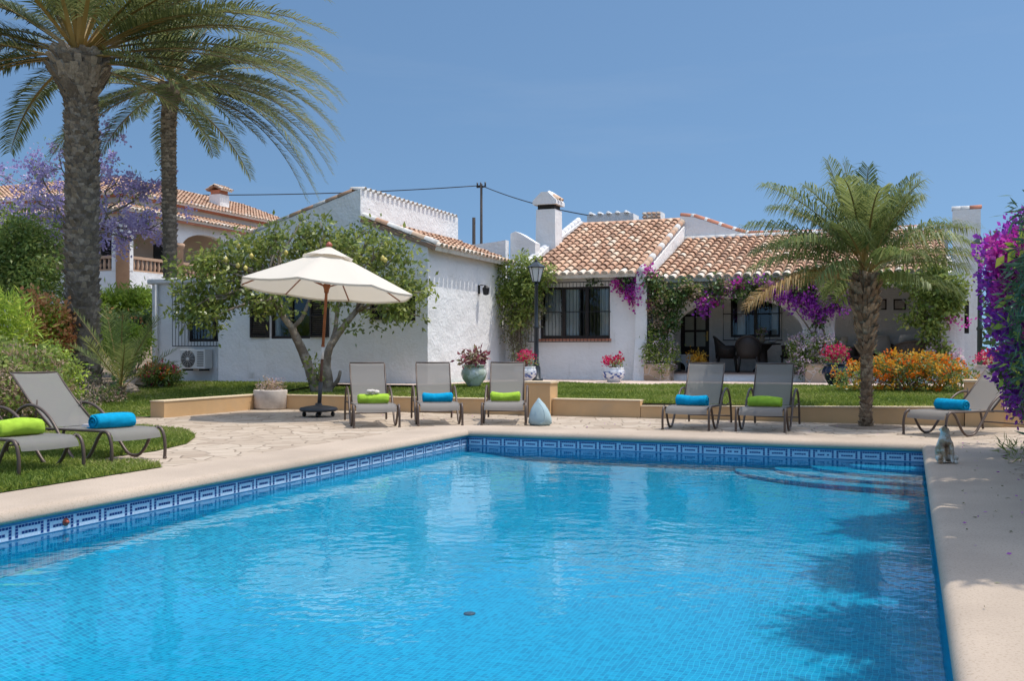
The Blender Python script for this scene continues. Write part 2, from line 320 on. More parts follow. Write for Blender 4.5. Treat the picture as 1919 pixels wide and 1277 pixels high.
def paving(name, scale, c1, c2, joint, jw=.03, bs=.5, dim='2D'):
    m, t, out = newmat(name); v = geo_pos(t, (1,1,1)); nz = N(t, 'ShaderNodeTexNoise'); nz.inputs['Scale'].default_value = 1.6; t.links.new(v, nz.inputs['Vector'])
    mxv = N(t, 'ShaderNodeMix', data_type='VECTOR'); mxv.inputs[0].default_value = .22; t.links.new(v, mxv.inputs[4]); t.links.new(nz.outputs['Color'], mxv.inputs[5])
    vd = N(t, 'ShaderNodeTexVoronoi', feature='DISTANCE_TO_EDGE', voronoi_dimensions=dim); vd.inputs['Scale'].default_value = scale; t.links.new(mxv.outputs[1], vd.inputs['Vector'])
    vc = N(t, 'ShaderNodeTexVoronoi', feature='F1', voronoi_dimensions=dim); vc.inputs['Scale'].default_value = scale; t.links.new(mxv.outputs[1], vc.inputs['Vector'])
    sp = N(t, 'ShaderNodeSeparateColor'); t.links.new(vc.outputs['Color'], sp.inputs[0])
    r = ramp(t, [(0, c1), (.5, tuple((a+b)/2*1.05 for a, b in zip(c1, c2))), (1, c2)]); t.links.new(sp.outputs[0], r.inputs[0])
    n2 = noise(t, v, 7, 6, .7); col = mixc(t, r.outputs[0], (.36,.30,.23), (lambda q: (t.links.new(n2, q.inputs[0]), q.outputs[0])[1])(ramp(t, [(.5, (0,0,0)), (.95, (1,1,1))])))
    rj = ramp(t, [(jw*.35, (1,1,1)), (jw, (0,0,0))]); t.links.new(vd.outputs[0], rj.inputs[0])
    col = mixc(t, col, joint, rj.outputs[0])
    p = N(t, 'ShaderNodeBsdfPrincipled'); p.inputs['Roughness'].default_value = .85; p.inputs['Specular IOR Level'].default_value = .2; t.links.new(col, p.inputs['Base Color'])
    rb = ramp(t, [(0, (0,0,0)), (jw*1.3, (1,1,1))]); t.links.new(vd.outputs[0], rb.inputs[0]); ad = N(t, 'ShaderNodeMath', operation='MULTIPLY_ADD'); ad.inputs[1].default_value = .5; t.links.new(n2, ad.inputs[0]); t.links.new(rb.outputs[0], ad.inputs[2])
    t.links.new(bump(t, ad.outputs[0], bs, .012), p.inputs['Normal']); t.links.new(p.outputs[0], out.inputs[0]); return m
M['paving'] = paving('crazy stone paving', 4.4, (.34,.265,.195), (.48,.395,.305), (.24,.19,.14), .05, .6)
M['coping'] = pm('washed pebble coping', (.44,.355,.275), .85, .16, .9, 110, .45, .004, c2=(.30,.235,.165), c2scale=70, c2lo=.52, c2hi=.7, spec=.2)
M['pathred'] = paving('pinkish stone path', 3.2, (.52,.40,.33), (.64,.52,.45), (.42,.33,.27), .03)
M['terracotta_floor'] = pm('terrace floor tiles', (.16,.11,.09), .4, .25, 3, 20, .2, .003)
M['soil'] = pm('dry garden soil', (.19,.14,.095), .95, .3, 5, 20, .9, .03, c2=(.30,.23,.16), c2scale=12)
M['lawnbase'] = pm('lawn turf', (.085,.14,.025), .95, .3, 4, 30, .6, .02, c2=(.15,.16,.05), c2scale=2.5, spec=.1)
M['land'] = pm('dry ground', (.20,.19,.10), .95, .3, .05, 2, .3, .05)
M['grass'] = leafmat('grass blades', [(0, (.10,.16,.02)), (.45, (.24,.31,.045)), (.75, (.37,.41,.09)), (.9, (.48,.43,.18)), (1, (.56,.48,.28))], .35, .5)
# ------------------------------------------------------------------ terrain and garden surfaces
def sst(x): x = min(1, max(0, x)); return x*x*(3-2*x)
def g(x, y):
    if x > -12.32 and y > 17.05: z = .25+.15*sst((y-17)/4.5)
    else: z = .42*sst((y-13.6)/6.2)
    return z+2.0*sst((y-29)/6.)*sst((-23-x)/7)
def sheet(name, rects, z, m):
    mb = MB()
    for x0, x1, y0, y1 in rects: mb.add([(x0,y0,z),(x1,y0,z),(x1,y1,z),(x0,y1,z)], [(0,1,2,3)])
    return struct(mb.build(name, m))
PX0, PX1, PY0, PY1 = -6.1, .2, .75, 13.5          # the water's rectangle
CW = .75
S = 4000.
sheet('ground', [(-S,S,-S,PY0-.3), (-S,PX0-.3,PY0-.3,PY1+.3), (PX1+.3,S,PY0-.3,PY1+.3), (-S,S,PY1+.3,S)], -.03, M['land'])
def terrain(name, x0, x1, y0, y1, nx, ny, m, dz=0., fn=g, cond=None):
    mb = MB(); xs = np.linspace(x0, x1, nx+1); ys = np.linspace(y0, y1, ny+1)
    vs = [(x, y, fn(x, y)+dz) for y in ys for x in xs]
    fs = [(j*(nx+1)+i, j*(nx+1)+i+1, (j+1)*(nx+1)+i+1, (j+1)*(nx+1)+i) for j in range(ny) for i in range(nx) if cond is None or cond((xs[i]+xs[i+1])/2, (ys[j]+ys[j+1])/2)]
    mb.add(vs, fs, 0, True); return struct(mb.build(name, m))
terrain('garden_soil', -70, -12.33, 2, 110, 80, 90, M['soil'], -.012)
terrain('garden_soil_upper', -12.3, 14, 17.12, 60, 20, 40, M['soil'], -.015, fn=lambda x, y: .25+.15*sst((y-17)/4.5))
terrain('lawn', -12.3, .95, 17.14, 22.7, 26, 14, M['lawnbase'], 0.)
terrain('side_lawn', -17.5, -12.33, 14.0, 20.0, 14, 14, M['lawnbase'], .0)
sheet('paving', [(-12.33,PX0-CW-.002,-6,PY1+CW+.002), (-12.33,9,PY1+CW+.004,17.15), (PX1+CW+.002,9,-6,PY1+CW+.002)], -.006, M['paving'])
gp = [PZ(x, y)[:2] for x, y in ((-260,965),(0,924),(150,900),(306,875.5),(262,867),(215,869),(172,868),(200,858),(290,846),(350,832),(366,820),(345,808),(270,801),(140,801),(60,803),(-260,806))]
mb = MB(); mb.add([(x, y, .003) for x, y in gp], [tuple(range(len(gp)))]); struct(mb.build('grass_strip', M['lawnbase']))
mb = MB()
def flatpoly(mb, pts, z): return mb.add([(x, y, z) for x, y in pts], [tuple(range(len(pts)))])
flatpoly(mb, [(-18.3,19.35),(-10.1,19.45),(-8.9,21.9),(-7.6,22.5),(-6.6,21.7),(-5.3,21.6),(-4.3,22.5),(1.5,22.3),(2.4,22.3),(2.4,25.6),(-10.0,25.6),(-10.0,20.6),(-18.3,20.6)], .425)
struct(mb.build('garden_path', M['pathred']))
def inpoly(P, poly):
    x, y = P[:,0], P[:,1]; n = len(poly); r = np.zeros(len(P), bool)
    for i in range(n):
        x1, y1 = poly[i]; x2, y2 = poly[(i+1) % n]
        c = ((y1 > y) != (y2 > y)) & (x < (x2-x1)*(y-y1)/(y2-y1+1e-12)+x1); r ^= c
    return r
def grass(name, poly, n, h, label_kind='stuff', zf=None, wdt=.006, tonemul=1.):
    poly = np.array(poly); lo, hi = poly.min(0), poly.max(0); P = lo+(hi-lo)*rng.random((int(n), 2)); P = P[inpoly(P, poly)]; n = len(P)
    z = np.array([zf(a, b) for a, b in P]) if zf else np.full(n, .003)
    az = rng.random(n)*2*np.pi; le = h*(.5+.8*rng.random(n)); lean = rng.normal(0, .45, (n, 2))
    pat = .5+.5*np.sin(P[:,0]*1.7+2*np.sin(P[:,1]*1.1))*np.sin(P[:,1]*2.3+P[:,0]*.6)
    d = np.stack([np.cos(az), np.sin(az), 0*az], 1)*(wdt*(.7+.8*rng.random(n)))[:,None]; b = np.stack([P[:,0], P[:,1], z], 1)
    mid = b+np.stack([lean[:,0]*le*.35, lean[:,1]*le*.35, le*.6], 1); tip = b+np.stack([lean[:,0]*le, lean[:,1]*le, le], 1)
    V = np.stack([b-d, b+d, mid+d*.8, tip], 1); tone = np.clip(rng.random(n)*.7+.42*pat-.12, 0, 1)**tonemul
    return struct(quads_obj(name, V, tone, M['grass']), 'stuff')
grass('grass', gp, 260000, .05, wdt=.0045)
grass('grass', [(-12.28,17.16),(.95,17.16),(.95,22.2),(-4.3,22.4),(-5.3,21.5),(-6.6,21.6),(-7.6,22.4),(-8.9,21.8),(-10.1,19.4),(-12.28,19.4)], 150000, .055, zf=g, wdt=.007)
grass('grass', [(-17.2,14.1),(-12.4,14.1),(-12.4,19.3),(-14,19.4),(-16.5,19.2)], 50000, .06, zf=g, wdt=.007)

# ------------------------------------------------------------------ pool
WZ = -.236; FZ = -.9
def pool_z(x, y): return -.44-.42*sst((PY1-y)/9.)+.36*(1-sst((x-PX0)/1.3))*min(1, .3+(PY1-y)/7.)
mb = MB(); xs_ = np.linspace(PX0, PX1, 37); ys_ = np.linspace(PY0, PY1, 61); vs = [(x, y, pool_z(x, y)) for y in ys_ for x in xs_]
mb.add(vs, [(b*37+a, b*37+a+1, (b+1)*37+a+1, (b+1)*37+a) for b in range(60) for a in range(36)], 0, True); struct(mb.build('pool_floor', M['mos_z']))
mb = MB()
mb.add([(PX0,PY0,FZ-.1),(PX0,PY1,FZ-.1),(PX0,PY1,-.09),(PX0,PY0,-.09)], [(0,1,2,3)]); mb.add([(PX1,PY0,FZ),(PX1,PY1,FZ),(PX1,PY1,-.09),(PX1,PY0,-.09)], [(3,2,1,0)])
mb.add([(PX0,PY1,FZ),(PX1,PY1,FZ),(PX1,PY1,-.09),(PX0,PY1,-.09)], [(0,1,2,3)], 1); mb.add([(PX0,PY0,FZ),(PX1,PY0,FZ),(PX1,PY0,-.09),(PX0,PY0,-.09)], [(3,2,1,0)], 1)
struct(mb.build('pool_wall', [M['mos_x'], M['mos_y']]))
# greek key frieze in small mosaic pieces, 3 mm proud of the wall
fr = MB(); P_ = .29; c_ = P_/10; WZ = -.236
pat = ["DDDDDDDDDL", "DLLLLLLLDL", "DLDDDDDLDL", "DLLLLLLLDL"]
def frieze(fixed, axis, a0, a1, sgn):
    zt = -.126; rowh = .0245; n = int((a1-a0)/P_)+1; rr = random.Random(int(a0*10)+5)
    def q(u0, u1, z0, z1, off, mt):
        u0 = max(a0, u0); u1 = min(a1, u1)
        if u1 <= u0: return
        f = fixed+sgn*off
        v = [(f,u0,z0),(f,u1,z0),(f,u1,z1),(f,u0,z1)] if axis == 'y' else [(u0,f,z0),(u1,f,z0),(u1,f,z1),(u0,f,z1)]
        fr.add(v, [(0,1,2,3)], mt)
    q(a0, a1, -.28, -.09, .002, 2); q(a0, a1, zt-4.2*rowh, zt+.002, .004, 0)
    for k in range(n):
        u = a0+k*P_
        for r, row in enumerate(pat):
            for c, ch in enumerate(row):
                j = rr.uniform(-.0012, .0012); q(u+(c+.02)*c_-c_*.02, u+(c+.02)*c_+c_*.02, zt-(r+1)*rowh, zt-r*rowh, .0045, 3)
                if ch == 'D' and rr.random() > .012: q(u+c*c_+.0026, u+(c+1)*c_-.0026, zt-(r+1)*rowh+.0024+j, zt-r*rowh-.0024+j, .006, 1)
frieze(PX0, 'y', PY0+.05, PY1-.01, 1); frieze(PY1, 'x', PX0+.01, PX1-.01, -1); frieze(PX1, 'y', PY0+.05, PY1-.01, -1)
struct(fr.build('pool_tile_frieze', [M['key_light'], M['key_dark'], M['key_blue'], pm('frieze grout', (.34,.44,.56), .8, .2)]))
# four curved steps in the far right corner
mb = MB()
for r, z in ((2.3,-.405),(1.8,-.365),(1.35,-.325),(.9,-.285)):
    pts = [(PX1-.004, PY1-.008)]+[(PX1-.004-r*1.02*math.sin(a*math.pi/2/14), PY1-.008-r*.62*math.cos(a*math.pi/2/14)) for a in range(15)]
    pts = [pts[0]]+pts[1:][::-1]
    mb.prism(pts, 'z', FZ-.2, z, 0)
struct(mb.build('pool_steps', M['mos_z']))
mb = MB(); nx, ny = 8, 14
mb.add([(PX0+.001,PY0,WZ),(PX1-.001,PY0,WZ),(PX1-.001,PY1-.001,WZ),(PX0+.001,PY1-.001,WZ)], [(0,1,2,3)]); struct(mb.build('pool_water', M['water']))
# coping: rounded nose profile swept round the pool (offset outwards, z)
prof = [(.03,-.102),(-.03,-.10),(-.044,-.088),(-.045,-.068),(-.038,-.045),(-.024,-.024),(-.004,-.009),(.022,-.002),(.055,0)]
def ringv(pr):
    o = []
    for a, z in pr: o += [(PX0-a,PY0-a,z),(PX1+a,PY0-a,z),(PX1+a,PY1+a,z),(PX0-a,PY1+a,z)]
    return o
def ringf(n): return [(i*4+j, i*4+(j+1) % 4, (i+1)*4+(j+1) % 4, (i+1)*4+j) for i in range(n-1) for j in range(4)]
mb = MB()
for sd in range(4):      # each side's rounded nose keeps its own vertices, so the corners stay crisp
    r_ = ringv(prof); mb.add([r_[i*4+q] for i in range(len(prof)) for q in (sd, (sd+1) % 4)], [(i*2, i*2+1, i*2+3, i*2+2) for i in range(len(prof)-1)], 0, True)
mb.add(ringv([(.055,0),(CW,0),(CW,-.12)]), ringf(3), 0, False)
co = struct(mb.build('pool_coping', M['coping']))
# small pool fittings
mb = MB(); c = PZ(880, 1153, -.80); mb.lathe([(.0,.0),(.045,.0),(.045,.003),(.03,.005),(0,.005)], (c[0],c[1],pool_z(c[0],c[1])+.004), 16, cap=False)
tag(mb.build('pool_drain', M['grey_metal']), 'round dark drain cover on the pool floor', 'drain')
mb = MB(); mb.tube([(PX0+.0,6.1,-.175),(PX0+.035,6.1,-.175)], [.02,.012], 12); mb.tube([(PX0+.0,6.1,-.175),(PX0+.012,6.1,-.175)], [.032,.03], 14)
c = PX(122, 985, PX0)
mb.xform(Matrix.Translation((0, c[1]-6.1, 0)))
tag(mb.build('pool_inlet', pm('red brown plastic', (.35,.07,.04), .4, .1)), 'small red round inlet nozzle in the greek key band of the pool', 'inlet')

# ------------------------------------------------------------------ low garden wall
gw = thing('garden_wall', 'low ochre painted retaining wall with stepped top along the edge of the lawn', 'wall', (-6, 17, 0))
def slopewall(mb, x0, x1, za, zb, y0=17.0, y1=17.24):
    mb.prism([(x0,-.02),(x1,-.02),(x1,zb),(x0,za)], 'y', y0, y1, 0)
    mb.prism([(x0+.001,za+.002),(x1-.001,zb+.002),(x1-.001,zb+.022),(x0+.001,za+.022)], 'y', y0-.012, y1+.012, 1)
mb = MB(); slopewall(mb, -12.22, -6.56, .262, .262); slopewall(mb, -5.99, -4.36, .285, .285); slopewall(mb, -4.35, .8, .19, .27); mb.build('wall', [M['ochre'], M['ochre_top']], gw)
mb = MB(); a = (-12.12, 13.95); b = (-12.5, 17.24)
mb.add([(a[0]-.3,a[1],-.02),(a[0],a[1],-.02),(b[0]+.27,b[1],-.02),(b[0],b[1],-.02),(a[0]-.3,a[1],.27),(a[0],a[1],.27),(b[0]+.27,b[1],.27),(b[0],b[1],.27)], [(4,5,6,7),(0,1,5,4),(1,2,6,5),(2,3,7,6),(3,0,4,7)])
mb.add([(a[0]-.31,a[1]-.01,.272),(a[0]+.01,a[1]-.01,.272),(b[0]+.28,b[1],.272),(b[0]-.01,b[1],.272),(a[0]-.31,a[1]-.01,.292),(a[0]+.01,a[1]-.01,.292),(b[0]+.28,b[1],.292),(b[0]-.01,b[1],.292)], [(4,5,6,7),(0,1,5,4),(1,2,6,5),(2,3,7,6),(3,0,4,7),(3,2,1,0)], 1)
mb.build('return_wall', [M['ochre'], M['ochre_top']], gw)
for x0, x1, z in ((-6.55,-6.0,.58),(.81,1.35,.68)):
    mb = MB(); mb.box(x0, x1, 16.9, 17.32, -.02, z); mb.box(x0-.02, x1+.02, 16.88, 17.34, z+.002, z+.035, 1); mb.build('pier', [M['ochre'], M['ochre_top']], gw)
mb = MB(); mb.box(1.36, 8, 17.02, 17.24, -.02, .27); mb.build('wall', [M['ochre'], M['ochre_top']], gw)

# ------------------------------------------------------------------ villa
V = thing('villa', 'long white stucco villa with clay tile roofs and an arched porch behind the pool', 'house', (-6, 25, .42))
def tile_roof(mb, O, U, W, LU, LW, pitch=.235, row=.34, tonelo=0., tonehi=1., seed=1, fill=1, slab=True, hip=False):
    rr = random.Random(seed); O, U, W = Vector(O), Vector(U).normalized(), Vector(W).normalized(); Nn = U.cross(W).normalized()
    if Nn.z < 0: Nn = -Nn
    nU = int(LU/pitch); nW = int(LW/row); r0, r1 = pitch*.43, pitch*.34; seg = 7
    if slab:
        a = [O-W*.0, O+U*LU, O+U*LU+W*LW, O+W*LW+(U*(LW*.94) if hip else U*0)]; mb.add([p+Nn*.012 for p in a]+[p-Nn*.07 for p in a], [(0,1,2,3),(4,7,6,5),(1,5,6,2),(2,6,7,3),(3,7,4,0)], 0, False, .12); mb.add([a[0]+Nn*.03-W*.001,a[1]+Nn*.03-W*.001,a[1]-Nn*.07-W*.001,a[0]-Nn*.07-W*.001], [(0,1,2,3)], 1)
    for i in range(nU):
        cu = (i+.5)*LU/nU; colt = rr.uniform(-.08, .08)
        for k in range(nW):
            s0 = k*LW/nW-(.07 if k == 0 else .05); s1 = (k+1)*LW/nW+.02
            if hip and cu < k*LW/nW*.94+.06: continue
            h0 = .045+rr.uniform(-.006,.008); h1 = .012; du = rr.uniform(-.008, .008); tw = rr.uniform(-.006,.006)
            vs = []
            for (s, r, h, d) in ((s0, r0, h0, du), (s1, r1, h1, du+tw)):
                for q in range(seg+1):
                    a = math.pi*q/seg; vs.append(O+U*(cu+d+r*math.cos(a))+W*s+Nn*(h+r*math.sin(a)*.85))
            fs = [(q, q+1, seg+2+q, seg+1+q) for q in range(seg)]
            t = min(tonehi, max(tonelo, rr.betavariate(2.2, 2.0)+colt)); mb.add(vs, fs, 0, True, min(1, t+.35) if k == 0 else t)
            # thickness at the lower lip
            lip = [v for v in vs[:seg+1]]; inn = [O+U*(cu+du+(r0-.018)*math.cos(math.pi*q/seg))+W*s0+Nn*(h0+(r0-.018)*math.sin(math.pi*q/seg)*.85) for q in range(seg+1)]
            mb.add(lip+inn, [(q, seg+1+q, seg+2+q, q+1) for q in range(seg)], 1 if k == 0 and fill else 0, False, min(1, t+.08))
            if k == 0 and fill:
                c = [O+U*(cu+du+(r0-.02)*math.cos(math.pi*q/seg))+W*(s0+.03+rr.uniform(0,.03))+Nn*(h0+(r0-.02)*math.sin(math.pi*q/seg)*.85) for q in range(seg+1)]
                mb.add(c, [tuple(range(seg+1))], 1, False)
    return mb
def tile_chain(mb, p0, p1, n, r=.1, up=Vector((0,0,1)), mats=(0,), tones=(.4,.8), seed=3):
    """cover tiles laid end to end along a verge or ridge"""
    rr = random.Random(seed); p0, p1 = Vector(p0), Vector(p1); d = (p1-p0); L = d.length; d.normalize(); sd = d.cross(up).normalized(); u2 = sd.cross(d)
    for i in range(n):
        a = p0+d*(L*i/n-.02); b = p0+d*(L*(i+1)/n+.03); seg = 6; vs = []
        for p, r_, h in ((a, r*1.05, .0), (b, r*.88, .012)):
            for q in range(seg+1):
                an = math.pi*q/seg; vs.append(p+sd*(r_*math.cos(an))+u2*(h+r_*math.sin(an)))
        mb.add(vs+[a+sd*r, a-sd*r], [(q, q+1, seg+2+q, seg+1+q) for q in range(seg)]+[tuple(range(seg, -1, -1))], mats[i % len(mats)], True, rr.uniform(*tones))
    return mb
def wall_holes(mb, Y0, Y1, x0, x1, z0, z1, holes):
    xs = sorted({x0, x1}|{h[0] for h in holes}|{h[1] for h in holes}); zs = sorted({z0, z1}|{h[2] for h in holes}|{h[3] for h in holes})
    for i in range(len(xs)-1):
        cells = []
        for k in range(len(zs)-1):
            cx, cz = (xs[i]+xs[i+1])/2, (zs[k]+zs[k+1])/2
            if any(h[0] < cx < h[1] and h[2] < cz < h[3] for h in holes): continue
            if cells and abs(cells[-1][1]-zs[k]) < 1e-6: cells[-1][1] = zs[k+1]
            else: cells.append([zs[k], zs[k+1]])
        for a, b in cells: mb.box(xs[i], xs[i+1], Y0, Y1, a, b)
    return mb
def win(par, x0, x1, z0, z1, Y, nsash=2, curtain=None, sill=True, fw=.05, depth=.17):
    f = MB(); ya, yb = Y+.07, Y+.12
    f.box(x0, x1, ya, yb, z0, z0+fw*1.4); f.box(x0, x1, ya, yb, z1-fw, z1); f.box(x0, x0+fw, ya, yb, z0+fw*1.4, z1-fw); f.box(x1-fw, x1, ya, yb, z0+fw*1.4, z1-fw)
    W = x1-x0
    for k in range(1, nsash):
        xm = x0+W*k/nsash; f.box(xm-fw*.8, xm+fw*.8, ya-.008, yb-.002, z0+fw*1.4, z1-fw)
    o = f.build('window_frame', M['darkwood'], par)
    for k in range(nsash):
        a = x0+W*k/nsash+(fw if k == 0 else fw*.8); b = x0+W*(k+1)/nsash-(fw if k == nsash-1 else fw*.8)
        p = MB(); p.add([(a,Y+.1,z0+fw*1.4),(b,Y+.1,z0+fw*1.4),(b,Y+.1,z1-fw),(a,Y+.1,z1-fw)], [(0,1,2,3)]); p.build('pane', M['glass'], o)
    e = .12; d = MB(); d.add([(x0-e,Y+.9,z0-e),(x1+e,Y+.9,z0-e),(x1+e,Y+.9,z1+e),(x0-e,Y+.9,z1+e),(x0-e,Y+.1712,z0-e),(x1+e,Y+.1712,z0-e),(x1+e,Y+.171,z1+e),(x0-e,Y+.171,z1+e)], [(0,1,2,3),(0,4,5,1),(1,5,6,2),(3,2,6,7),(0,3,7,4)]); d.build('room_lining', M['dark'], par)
    if curtain:
        for a, b in curtain:
            c = MB(); n = 40; vs = []
            for i in range(n+1):
                t = i/n; x = x0+W*(a+(b-a)*t); y = Y+.155+.02*math.sin(t*n*1.3)+.008*math.sin(t*47); vs += [(x,y,z0+.01),(x,y,z1)]
            c.add(vs, [(2*i, 2*i+2, 2*i+3, 2*i+1) for i in range(n)], 0, True); c.build('curtain', M['curtain'], o)
    return o
def grille(par, x0, x1, z0, z1, Y, out=.14, step=.105, rails=(.5,), top=True):
    m = MB(); yo = Y-out; n = int((x1-x0)/step); r = .0075
    for i in range(n+1):
        x = x0+(x1-x0)*i/n; m.tube([(x,Y,z1),(x,yo,z1),(x,yo,z0),(x,Y,z0)], r, 5, smooth=False)
    for t in (0, 1)+tuple(rails):
        z = z0+(z1-z0)*t; m.box(x0, x1, yo-.006, yo+.006, z-.011, z+.011)
        for x in (x0, x1): m.box(x-.011, x+.011, yo, Y, z-.008, z+.008)
    return m.build('window_grille', M['iron'], par)
def shutter(par, x0, x1, z0, z1, Y):
    m = MB(); f = .055; m.box(x0, x0+f, Y-.045, Y-.005, z0, z1); m.box(x1-f, x1, Y-.045, Y-.005, z0, z1)
    for a, b in ((z0, z0+f), (z1-f, z1), ((z0+z1)/2-f/2, (z0+z1)/2+f/2)): m.box(x0+f, x1-f, Y-.044, Y-.006, a, b)
    n = 20
    for i in range(n):
        z = z0+f+(z1-z0-2*f)*(i+.5)/n; m.add([(x0+f,Y-.038,z-.02),(x1-f,Y-.038,z-.02),(x1-f,Y-.014,z+.02),(x0+f,Y-.014,z+.02)], [(0,1,2,3),(3,2,1,0)])
    return m.build('shutter', M['darkwood'], par)
GZ = .25
# --- wing: front gable wall
w1 = (PY(506,0,20.3)[0], PY(581,0,20.3)[0], 1.47, 2.55); w2 = (PY(735,0,20.3)[0], PY(777,0,20.3)[0]+.02, 1.86, 2.75)
mb = MB(); wall_holes(mb, 20.3, 20.47, -15.95, -10.15, GZ, 3.5, [w1, w2])
mb.prism([(-15.95,3.5),(-10.15,3.5),(-10.15,3.55),(-11.9,4.25),(-11.9,4.97),(-14.5,4.2),(-15.95,3.7)], 'y', 20.3, 20.47); mb.build('gable_wall', M['stucco'], V)
mb = MB(); mb.box(-10.35, -10.15, 20.471, 25.0, GZ, 3.50); mb.build('side_wall', M['stucco'], V)
mb = MB(); mb.box(-15.95, -15.75, 20.471, 26, GZ, 3.6); mb.build('side_wall', M['stucco'], V)
mb = MB(); mb.box(-12.12, -11.9, 20.471, 25.72, 3.2, 4.97); mb.build('parapet_wall', M['stucco'], V)
mb = MB()
for i in range(22):
    y = 20.42+i*.24; tile_chain(mb, (-12.2, y, 4.97), (-11.86, y, 4.95), 1, .075, mats=(0,), seed=i)
mb.build('parapet_coping', M['mortar'], V)
mb = MB(); tile_chain(mb, (-15.98,20.38,3.69), (-14.5,20.38,4.20), 4, .1, mats=(0,1), seed=5); tile_chain(mb, (-14.5,20.38,4.20), (-12.15,20.38,4.90), 7, .1, mats=(0,1,0), seed=6); mb.build('verge_tiles', [M['tile'], M['mortar']], V)
mb = MB(); tile_roof(mb, (-16.1,25.6,3.6), (0,-1,0), (4.0,0,1.25), 5.0, 4.15, .25, .45, seed=21); mb.build('rear_roof', [M['tile'], M['mortar']], V)
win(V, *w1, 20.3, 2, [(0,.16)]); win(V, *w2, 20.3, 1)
shutter(V, PY(470,0,20.3)[0], w1[0]-.01, 1.5, 2.55, 20.3); shutter(V, w1[1]+.01, PY(617,0,20.3)[0], 1.5, 2.55, 20.3); shutter(V, PY(695,0,20.3)[0], w2[0]-.01, 1.9, 2.75, 20.3)
for px in (472, 720):
    x = PY(px, 707, 20.3)[0]; mb = MB(); mb.box(x-.07, x+.07, 20.285, 20.299, .52, .66)
    for k in range(5): mb.box(x-.055, x+.055, 20.278, 20.285, .54+k*.022, .552+k*.022)
    mb.build('air_vent', M['plastic_white'], V)
# lean-to roof of the wing, sloping to the right
mb = MB(); tile_roof(mb, (-9.93,20.27,3.52), (0,1,0), (-1.95,0,.74), 4.75, 2.08, .23, .36, .25, 1, seed=2); mb.build('tile_roof', [M['tile'], M['mortar']], V)
mb = MB(); tile_chain(mb, (-9.95,20.36,3.60), (-11.85,20.36,4.32), 6, .095, mats=(1,0,1), seed=8); mb.build('verge_tiles', [M['tile'], M['mortar']], V)
# --- set-back room on the left
bx0 = PY(285,0,21.1)[0]; w3 = (PY(352,0,21.1)[0], -15.98, 1.42, 2.6)
mb = MB(); wall_holes(mb, 21.1, 21.27, bx0, -15.951, GZ, 2.95, [w3]); mb.box(bx0, bx0+.2, 21.271, 26, GZ, 2.95); mb.build('side_room_wall', M['stucco'], V)
mb = MB(); mb.bbox(bx0-.12, -15.952, 21.02, 26.1, 2.951, 3.1, .03); mb.build('side_room_roof', M['stucco'], V)
mb = MB(); x = bx0+.2; mb.tube([(x,21.04,GZ+.1),(x,21.04,2.94)], .045, 10); mb.build('drainpipe', M['plastic_white'], V)
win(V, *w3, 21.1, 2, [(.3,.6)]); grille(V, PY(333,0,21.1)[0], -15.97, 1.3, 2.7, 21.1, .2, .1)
# --- main block
wm = (PY(1012,0,25)[0], PY(1143,0,25)[0], 1.5, 2.87)
mb = MB(); wall_holes(mb, 25.0, 25.17, -10.149, -6.5, GZ, 3.12, [wm]); mb.build('front_wall', M['stucco'], V)
win(V, *wm, 25.0, 3, [(.05,.27),(.34,.54),(.84,.97)], fw=.06); grille(V, PY(994,0,25)[0], PY(1144,0,25)[0], 1.42, 2.98, 25.0, .16, .095, (.5,))
mb = MB(); mb.box(wm[0]-.04, wm[1]+.04, 24.95, 25.1, 1.44, 1.499); mb.build('window_sill', M['tile_new'], V)
mb = MB(); tile_roof(mb, (-9.62,24.72,3.14), (1,0,0), (0,5.55,2.06), 3.15, 5.9, .225, .33, seed=3); mb.build('tile_roof', [M['tile'], M['mortar']], V)
mb = MB(); mb.prism([(24.80,2.9),(24.80,3.12),(30.2,5.12),(30.5,5.2),(30.5,2.9)], 'x', -6.47, -6.24); mb.build('verge_wall', M['stucco'], V); mb = MB(); tile_chain(mb, (-6.34,24.74,3.2), (-6.34,30.2,5.23), 16, .1, mats=(1,0,0), tones=(.4,.9), seed=14); mb.build('verge_tiles', [M['tile'], M['mortar']], V)
mb = MB(); mb.prism([(25.3,2.9),(25.3,3.42),(27.0,4.15),(30.3,5.32),(30.5,5.32),(30.5,2.9)], 'x', -9.95, -9.66); tile_chain(mb, (-9.8,25.4,3.5), (-9.8,30.3,5.34), 16, .1, seed=9); mb.build('verge_wall', M['stucco'], V)
mb = MB(); mb.box(-6.5, -6.2, 24.83, 25.4, GZ, 2.9); mb.prism([(24.83,GZ),(24.83,1.5),(24.55,GZ)], 'x', -6.499, -6.201); mb.build('buttress', M['stucco'], V)
mb = MB(); tile_chain(mb, (-9.6,30.32,5.18), (-6.5,30.32,5.18), 9, .1, seed=10); mb.build('ridge_tiles', M['tile'], V)
# chimney
cy = 27.2; a = PY(1003,390,cy); b = PY(1040,390,cy); cx0, cx1, ct = a[0], b[0], a[2]
ch = MB(); ch.prism([(cx0-.02,2.5),(cx1+.02,2.5),(cx1,ct-.05),(cx0+.03,ct-.05)], 'y', cy, cy+.62); cho = ch.build('chimney', M['stucco'], V)
m2 = MB(); m2.box(cx0+.06, cx1-.04, cy+.05, cy+.57, ct-.05, ct+.09); m2.build('smoke_slot', M['dark'], cho)
m2 = MB(); xm = (cx0+cx1)/2; m2.prism([(cx0-.06,ct+.09),(cx1+.06,ct+.09),(cx1+.06,ct+.2),(xm+.1,ct+.45),(xm-.1,ct+.45),(cx0-.06,ct+.2)], 'y', cy-.06, cy+.70)

